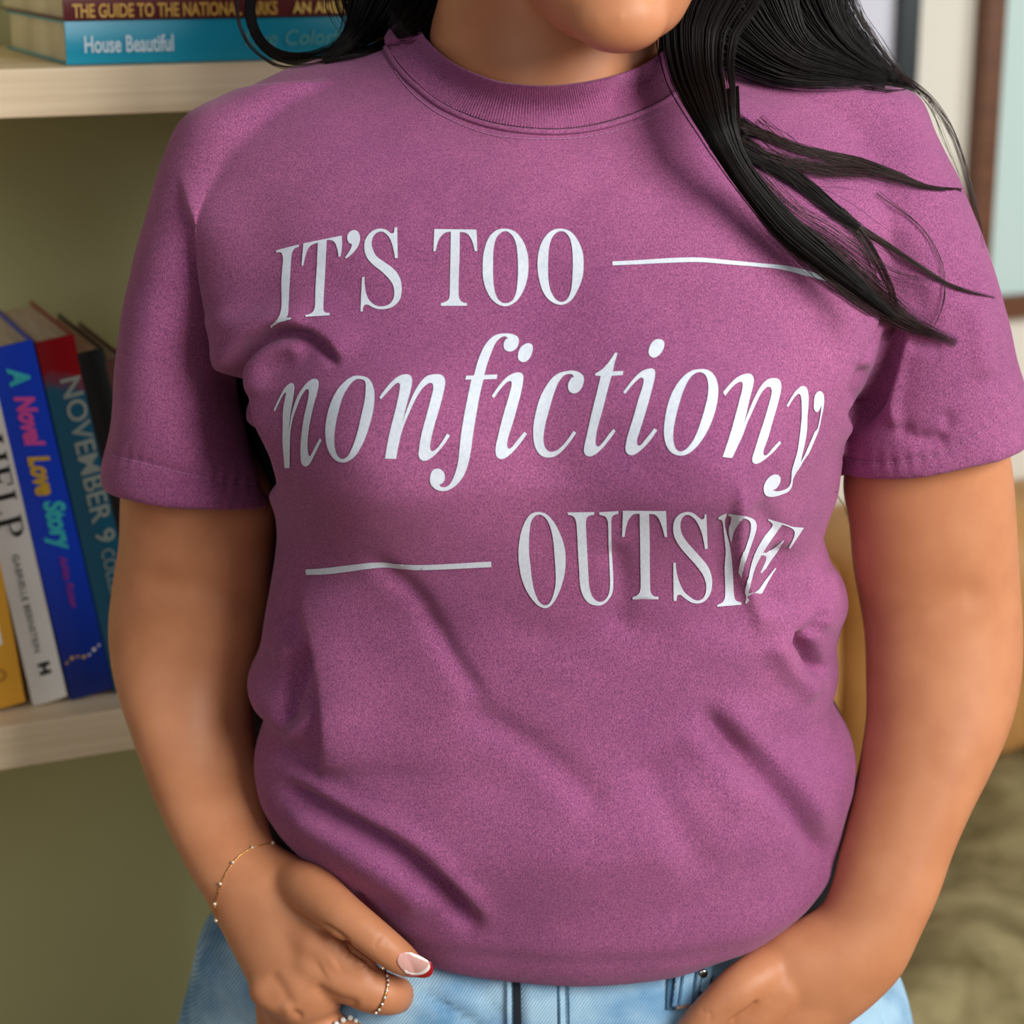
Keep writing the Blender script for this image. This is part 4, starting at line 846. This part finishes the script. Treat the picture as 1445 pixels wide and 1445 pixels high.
# ---- jewellery ------------------------------------------------------------------
br = empty('bracelet', tuple(P(300, 1250, -.07))); tag(br, 'thin gold chain bracelet with tiny beads on the wrist at left', 'bracelet')
def rel(o, parent):
    o.parent = parent; o.matrix_parent_inverse = Matrix.Translation(-Vector(parent.location)); return o
cpts = [(386, 1190), (372, 1193), (355, 1198), (340, 1207), (326, 1222), (315, 1242), (308, 1262), (304, 1283), (306, 1300)]
dense = cr(cpts, 90); pc = [cast(HT, a, b, 0.0006) for a, b in dense]; pc = [p for p in pc if p is not None]
back = [P(312, 1308, -.045), P(335, 1290, -.025), P(370, 1240, -.02), P(396, 1200, -.035)]
loop = list(pc) + list(cr([pc[-1]] + back + [pc[0]], 40))[1:-1]
Vv = []; Ff = []
for i, p in enumerate(loop):
    q = loop[(i + 1) % len(loop)]
    if i % 2 == 0:
        v, f = tube3([p, (np.array(p) + q) / 2, q], 0.00042, 6); k = len(Vv); Vv += v; Ff += [tuple(a + k for a in g) for g in f]
    else:
        v, f = tube3([p, (np.array(p) + q) / 2, q], 0.00028, 6); k = len(Vv); Vv += v; Ff += [tuple(a + k for a in g) for g in f]
rel(mesh('chain', Vv, Ff, M_GOLD), br)
for a, b in ((384, 1191), (356, 1197), (329, 1218), (312, 1247), (305, 1275), (307, 1298)):
    h = cast(HT, a, b, 0.001)
    if h is not None: v, f = ell(h, (.0011,) * 3, 12); rel(mesh('bead', v, f, mat('pearly_bead', (238, 226, 200), 0.2, Metallic=0.5)), br)
def finger_ring(name, pts, m, label, gems, gr, off=0.0007, backY=.03):
    r = empty(name, tuple(P(pts[0][0], pts[0][1], -.09))); tag(r, label, 'ring')
    pc = []
    for a, b in cr(pts, 22):
        h = cast(HT, a, b, off)
        if h is not None: pc.append(h)
    if len(pc) < 4: return r
    a, b = pc[0], pc[-1]; mid = (a + b) / 2 + np.array([0, backY, 0])
    loop = pc + list(cr([b, b * .75 + mid * .25 + [0, .012, 0], mid, a * .75 + mid * .25 + [0, .012, 0], a], 24))[1:]
    v, f = tube3(loop, 0.0007, 8); rel(mesh('band', v, f, m), r)
    for t in gems:
        q = cr(pts, 101)[int(t * 100)]; h = cast(HT, q[0], q[1], off + 0.0008)
        if h is not None: v, f = ell(h, (gr,) * 3, 8); rel(mesh('stone', v, f, M_GEM), r)
    return r
finger_ring('finger_ring', [(543, 1374), (546, 1385), (545, 1397), (541, 1410), (535, 1422), (528, 1428)], M_GOLD, 'thin gold ring with small stones on the index finger', [.1, .2, .3, .42, .55, .68, .8, .92], .0008)
finger_ring('finger_ring', [(462, 1456), (470, 1448), (482, 1442), (495, 1440), (508, 1442), (520, 1448)], M_SILVER, 'silver ring with clear stones at the lower picture edge', [.1, .25, .4, .55, .7, .85], .0017, off=.0012, backY=.02)

# ---- jeans ----------------------------------------------------------------------
JL = [(1262, 440), (1275, 400), (1288, 330), (1310, 284), (1340, 276), (1380, 268), (1430, 254), (1500, 240), (1600, 232), (1750, 235)]
JR = [(1262, 1060), (1290, 1085), (1320, 1120), (1350, 1215), (1372, 1268), (1400, 1279), (1445, 1288), (1500, 1298), (1600, 1305), (1750, 1300)]
ys = np.arange(1262, 1750, 8); 
st = np.stack([itp(JL, ys), ys, itp(JR, ys), ys, np.full(len(ys), .012), np.interp(ys, [1262, 1300, 1340, 1450, 1750], [.084, .096, .100, .104, .100]), np.interp(ys, [1262, 1350, 1500, 1750], [.085, .10, .125, .11])], 1)
hip = pairloft(st, len(st), 96, 2.5)
zc_ = float(P(722, 1745)[2])
legs = []
for s in (-1, 1):
    C = [(s * .095 + .01, .01, zc_ + .06), (s * .10 + .01, .01, zc_ - .08), (s * .105, .012, .45), (s * .105, .02, .28), (s * .11, .02, .1), (s * .11, .02, .05)]
    v, f = tube3(cr(C, 30), np.interp(np.linspace(0, 1, 30), [0, .3, .6, 1], [.10, .092, .072, .075]), 40, caps=False); legs.append((v, f))
jm = remesh([hip] + legs, 0.004, 3, 0.5)
V = getV(jm); N2 = getN(jm); x, y = proj(V); D = np.zeros(len(V)); fr = np.clip(-N2[:, 1] / 0.4, 0, 1)
valley([(585, 1395), (610, 1410), (645, 1432), (690, 1460)], 6, .004); valley([(640, 1380), (680, 1400), (700, 1440)], 10, .002)
valley([(1232, 1405), (1250, 1430), (1262, 1470)], 7, .003); valley([(310, 1330), (330, 1380), (380, 1440)], 12, .002)
V += N2 * (D * fr)[:, None]; setV(jm, V)
jeans = link('jeans', jm, M_DENIM, person)
JT = bvh(jm)
def strip(name, a, b, wpx, m, th=0.0018, off=0.0012, n=16, k=5):
    """a band of cloth lying on the jeans from view point a to b"""
    a = np.array(a, float); b = np.array(b, float); t = (b - a) / np.linalg.norm(b - a); s = np.array([-t[1], t[0]]); V = []
    for i in range(n):
        for j in range(k):
            q = a + (b - a) * i / (n - 1) + s * wpx * (j / (k - 1) - .5); h = cast(JT, q[0], q[1], off)
            V.append(h if h is not None else P(q[0], q[1], -.09))
    Fc = [(i * k + j, i * k + j + 1, (i + 1) * k + j + 1, (i + 1) * k + j) for i in range(n - 1) for j in range(k - 1)]
    o = mesh(name, V, Fc, m, jeans); md = o.modifiers.new('t', 'SOLIDIFY'); md.thickness = th; md.offset = 0; return o
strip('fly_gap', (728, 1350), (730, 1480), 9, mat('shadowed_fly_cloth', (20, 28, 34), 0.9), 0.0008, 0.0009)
strip('fly_edge', (718, 1350), (719, 1480), 6, M_DENIM, 0.003, 0.002)
strip('fly_facing', (765, 1350), (768, 1480), 62, M_DENIM, 0.0016, 0.0014)
strip('fly_seam', (787, 1350), (790, 1480), 3, M_DENIMD, 0.001, 0.0026)
strip('fly_seam', (800, 1350), (803, 1480), 3, M_DENIMD, 0.001, 0.0026)
lp = strip('belt_loop', (970, 1350), (962, 1422), 34, M_DENIM, 0.003, 0.004)
for dx in (-9, 9): strip('loop_stitching', (970 + dx, 1352), (962 + dx, 1420), 3, M_DENIMD, 0.001, 0.0062)
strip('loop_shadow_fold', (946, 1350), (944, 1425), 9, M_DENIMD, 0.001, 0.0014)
strip('loop_bartack', (950, 1421), (976, 1419), 6, mat('rust_thread', (150, 120, 104), 0.8), 0.001, 0.0062)
strip('waistband_strip', (996, 1350), (990, 1400), 12, M_DENIM, 0.003, 0.003)
h = cast(JT, 985, 1375, 0.006)
if h is not None: v, f = ell(h, (.003, .0015, .003), 16); mesh('rivet', v, f, M_SILVER, jeans)
# shoes
for s in (-1, 1):
    v, f = ell((s * .11, -.02, .035), (.045, .13, .05), 32); v = np.array(v); v[:, 2] = np.maximum(v[:, 2], 0.012); mesh('shoe', v, f, mat('white_canvas', (226, 224, 216), 0.7), person)
    v, f = ell((s * .11, -.02, .010), (.05, .14, .010), 32); mesh('shoe_sole', v, f, mat('rubber_sole', (210, 206, 196), 0.7), person)

# ---- hair -----------------------------------------------------------------------
def hair_obj(name, strands, m, rad, seg=3, parent=None):
    """strands: list of (k,3) arrays"""
    Vv = []; Ff = []; base = 0
    th = np.arange(seg) * 2 * math.pi / seg
    for C, r in strands:
        T = np.gradient(C, axis=0); T /= np.linalg.norm(T, axis=1)[:, None] + 1e-9
        u = np.cross(T, [0.13, 1, 0.21]); u /= np.linalg.norm(u, axis=1)[:, None]; v = np.cross(T, u); k = len(C)
        R = r * np.clip(np.linspace(k, 0.0, k) / (0.25 * k), 0.15, 1)[:, None, None]
        ringv = C[:, None, :] + R * (np.cos(th)[None, :, None] * u[:, None, :] + np.sin(th)[None, :, None] * v[:, None, :])
        Vv.append(ringv.reshape(-1, 3))
        i = np.arange(k - 1)[:, None] * seg; j = np.arange(seg)[None, :]; jn = (j + 1) % seg
        q = np.stack([i + j, i + jn, i + seg + jn, i + seg + j], -1).reshape(-1, 4) + base; Ff.append(q); base += k * seg
    V = np.vstack(Vv); Fc = np.vstack(Ff)
    me = bpy.data.meshes.new(name); me.vertices.add(len(V)); me.vertices.foreach_set('co', V.ravel())
    me.loops.add(Fc.size); me.loops.foreach_set('vertex_index', Fc.ravel().astype(np.int32)); me.polygons.add(len(Fc))
    me.polygons.foreach_set('loop_start', np.arange(0, Fc.size, 4, dtype=np.int32)); me.update(calc_edges=True)
    me.polygons.foreach_set('use_smooth', [True] * len(Fc)); me.materials.append(m)
    o = bpy.data.objects.new(name, me); COL.objects.link(o); o.parent = parent; return o
def lock(pts, wid, n, r, lift=3.0, kk=30, jit=1.0, Ydef=None, fray=0.0, depth=4.0):
    """pts view points along the lock [(px,py) or (px,py,Y)], wid: widths along it; hair rests on the shirt"""
    G_ = cr([p[:2] for p in pts], kk); W = np.interp(np.linspace(0, 1, kk), np.linspace(0, 1, len(wid)), wid)
    T = np.gradient(G_, axis=0); T /= np.linalg.norm(T, axis=1)[:, None]; S_ = np.stack([-T[:, 1], T[:, 0]], 1); outl = []
    Yd = None if len(pts[0]) < 3 else cr([[p[2]] for p in pts], kk)[:, 0]
    # surface depth along lock at several offsets
    offs = np.linspace(-1.2, 1.2, 9); surf = np.zeros((kk, 9))
    for i in range(kk):
        for j, o in enumerate(offs):
            q = G_[i] + S_[i] * o * W[i] * .5; h = cast(TREE, q[0], q[1], 0)
            yy = h[1] if h is not None else (Yd[i] if Yd is not None else (surf[i - 1, j] if i else 0))
            if Yd is not None and h is not None: yy = min(yy, Yd[i]) if Yd[i] < 0.2 else yy
            surf[i, j] = yy
    for _ in range(2): surf[1:-1] = (surf[:-2] + 2 * surf[1:-1] + surf[2:]) / 4
    clumps = np.clip(rng.normal(0, .45, max(3, n // 22)), -1, 1)
    for k in range(n):
        cl = clumps[k % len(clumps)]; a = cl + rng.normal(0, .07) if k % 3 else rng.normal(0, .45)
        while abs(a) > 1.1: a = rng.normal(0, .45)
        ph = rng.uniform(0, 6.28, 2); am = jit * rng.uniform(.2, 1)
        t = np.linspace(0, 1, kk); wob = am * (np.sin(t * rng.uniform(3, 8) + ph[0]) * 2 + np.sin(t * rng.uniform(8, 16) + ph[1]) * .8)
        o = a * W * .5 * (1 + fray * t * rng.uniform(-1, 1.5)) + wob + fray * 25 * (t ** 2) * rng.normal(0, .4)
        q = G_ + S_ * o[:, None]
        dd = rng.uniform(0, 1) * depth * np.sqrt(max(0, 1 - (a / 1.2) ** 2)) * np.clip(W / 30, .25, 1.5)
        C = []
        for i in range(kk):
            yy = np.interp(np.clip(a, -1.2, 1.2), offs, surf[i]) - (lift + dd[i]) * 1e-3 * 1.0
            C.append(P(q[i, 0], q[i, 1], yy))
        e = kk if rng.random() < .45 else rng.integers(int(kk * .72), kk + 1)
        outl.append((np.array(C[:e]), r * rng.uniform(.7, 1.3)))
    return outl
H1 = []; H2 = []
# main mass right of the neck, over the shoulder
H1 += lock([(880, -470, -.03), (945, -420, -.05), (985, -330, -.055), (1010, -220, -.055), (1030, -120, -.05), (1015, -40, -.05), (985, 30, -.05), (985, 90, -.06), (996, 130, -.08), (1012, 180, -.1), (1036, 230, -.1), (1068, 275, -.1), (1106, 320, -.1), (1148, 356, -.1), (1187, 387, -.1), (1225, 418, -.1), (1262, 448, -.1)], [30, 60, 100, 120, 130, 135, 112, 92, 78, 50, 34, 34, 38, 36, 28, 20, 8], 640, .00030, 2, 40, 1.3, depth=9)
H2 += lock([(1060, 262), (1105, 318), (1150, 358), (1195, 394), (1238, 428), (1285, 458), (1350, 484)], [22, 36, 52, 50, 42, 26, 5], 260, .00015, 1.5, 34, 2.2, depth=4, fray=.3)
H1 += lock([(1010, 130), (1030, 190), (1072, 222), (1110, 243), (1145, 268), (1180, 298), (1212, 322)], [60, 34, 18, 17, 16, 15, 12], 300, .00022, 3, 26, 1.2, depth=4)
H2 += lock([(1150, 270), (1208, 318), (1251, 345), (1304, 380), (1350, 406), (1404, 420)], [12, 10, 8, 5, 4, 2], 50, .00016, 2, 28, .8)
H2 += lock([(1185, 298), (1205, 318), (1224, 342), (1245, 380), (1259, 415), (1264, 450), (1251, 480)], [14, 12, 9, 8, 7, 6, 3], 36, .00016, 2, 26, 1.0)
H2 += lock([(1190, 305), (1215, 345), (1232, 385), (1243, 425)], [14, 14, 14, 12], 14, .00013, 2, 20, 1.5)
H2 += lock([(1012, 140), (1040, 176), (1080, 191), (1122, 208), (1162, 218), (1215, 232), (1268, 250), (1308, 264), (1357, 268)], [50, 20, 12, 10, 12, 18, 12, 6, 2], 120, .00016, 3, 30, 1.2, fray=.1)
H1 += lock([(1025, 160), (1070, 185), (1120, 206)], [26, 12, 6], 60, .00020, 3, 16, .6)
H2 += lock([(1040, 200), (1090, 222), (1150, 236), (1220, 240), (1300, 262)], [24, 24, 22, 18, 10], 60, .00013, 3, 26, 2, fray=.6)
H2 += lock([(1060, 180), (1110, 220), (1170, 245), (1240, 262)], [60, 60, 60, 50], 26, .00013, 3, 22, 4, fray=1)
H2 += lock([(1070, 240), (1120, 290), (1180, 330), (1260, 380), (1330, 400)], [80, 90, 100, 90, 80], 30, .00012, 3, 24, 4, fray=1)
H2 += lock([(1240, 270), (1300, 318), (1328, 365), (1333, 410), (1325, 445), (1308, 478)], [12, 6, 4, 3, 3, 3], 4, .00016, 2, 22, 1)
# back mass over the right shoulder
H1 += lock([(880, -470, -.02), (960, -420, -.03), (1000, -330, -.03), (1020, -220, -.02), (1020, -120, -.02), (1015, -40, -.02), (1050, 20, -.02), (1090, 65, -.02), (1130, 90, -.02), (1180, 102, .0), (1250, 118, .02)], [40, 80, 120, 150, 190, 210, 170, 110, 70, 46, 14], 900, .00036, 2, 26, 1.5, depth=10)
H1 += lock([(880, -470, .0), (960, -430, .03), (1010, -340, .05), (1045, -230, .05), (1070, -120, .05), (1095, -50, .05), (1120, 0, .05), (1150, 45, .05), (1190, 80, .05), (1250, 112, .05), (1280, 122, .05)], [40, 80, 120, 150, 190, 220, 190, 130, 80, 36, 10], 1000, .00036, 2, 26, 1.5, depth=12)
H1 += lock([(900, -460, .02), (1000, -400, .05), (1070, -300, .06), (1120, -200, .06), (1150, -120, .06), (1165, -40, .06), (1185, 10, .06), (1210, 50, .06), (1245, 90, .06), (1282, 120, .05)], [20, 40, 60, 80, 90, 70, 50, 36, 24, 8], 240, .00030, 2, 26, 1.5, depth=8)
H2 += lock([(1180, -100, .06), (1200, 0, .06), (1235, 60, .06), (1275, 112, .06), (1290, 128, .04)], [30, 30, 26, 14, 6], 40, .00016, 2, 26, 2, depth=6)
H2 += lock([(1240, 95, .05), (1290, 122, .045), (1325, 158, .04), (1350, 205, .04), (1366, 260, .035), (1383, 320, .03), (1388, 350, .03)], [10, 8, 8, 8, 7, 5, 3], 14, .00018, 2, 26, 1.0)
H2 += lock([(1290, 122, .045), (1316, 160, .04), (1340, 220, .04), (1362, 270, .03)], [6, 8, 8, 6], 6, .00014, 2, 22, 1.5)
H2 += lock([(1180, 694, .06), (1186, 706, .06), (1193, 722, .06), (1201, 745, .06)], [3, 3, 3, 2], 2, .00018, 2, 14, .5)
# left of the neck
H1 += lock([(860, -470, -.03), (790, -420, -.03), (735, -330, -.02), (690, -220, .0), (655, -120, .02), (620, -40, .03), (600, 10, .02), (578, 30, .01), (556, 48, .0)], [30, 60, 100, 110, 120, 120, 110, 80, 30], 560, .00036, 2, 22, 1.2, depth=14)
H1 += lock([(860, -470, .0), (780, -430, .03), (715, -330, .05), (650, -220, .05), (600, -120, .05), (560, -40, .05), (535, 5, .05), (515, 38, .045), (490, 62, .035), (455, 84, .03)], [40, 80, 120, 150, 170, 150, 120, 84, 44, 12], 800, .00036, 2, 22, 1.2, depth=12)
H1 += lock([(860, -460, .03), (760, -410, .06), (660, -300, .07), (590, -200, .07), (560, -120, .07), (500, -50, .07), (500, 0, .07), (520, 40, .06)], [30, 60, 90, 110, 100, 60, 80, 70], 320, .00036, 2, 22, 1.2, depth=12)
H1 += lock([(850, -460, .03), (720, -420, .06), (560, -320, .075), (440, -200, .075), (380, -90, .075), (358, -30, .075), (352, 20, .075), (366, 58, .07), (395, 80, .06), (435, 84, .05), (480, 72, .04), (525, 45, .03)], [20, 24, 24, 18, 14, 12, 12, 12, 14, 18, 26, 50], 220, .00028, 2, 34, 1.0, depth=5)
H2 += lock([(345, -60, .075), (335, 10, .075), (350, 60, .07), (390, 92, .06), (430, 92, .05), (480, 82, .04)], [10, 10, 10, 10, 8, 8], 14, .0002, 2, 30, 1.0)
hair = hair_obj('hair', H1, M_HAIR, 1, 3, person)
o = hair_obj('loose_hair_strands', H2, M_HAIR2, 1, 3, hair); o['kind'] = 'stuff'
# head of hair: cap and long back
cap = []
for i in range(30):
    t = i / 29; z = hz + .236 - .30 * t; a = np.interp(t, [0, .08, .2, .45, .8, 1], [.01, .045, .074, .088, .098, .115]); yb = np.interp(t, [0, .1, .25, .6, 1], [.0, .07, .10, .11, .10]); yf = np.interp(t, [0, .08, .2, .3, .45, 1], [-.03, -.09, -.118, -.09, -.045, -.015])
    th = np.linspace(0, 2 * math.pi, 64, endpoint=False); cap.append(np.stack([fx + a * np.cos(th), (yf + yb) / 2 - (yb - yf) / 2 * np.sin(th), np.full(64, z)], 1))
V, Fc = loft(cap)
mesh('hair_crown', V, Fc, M_HAIR, hair)
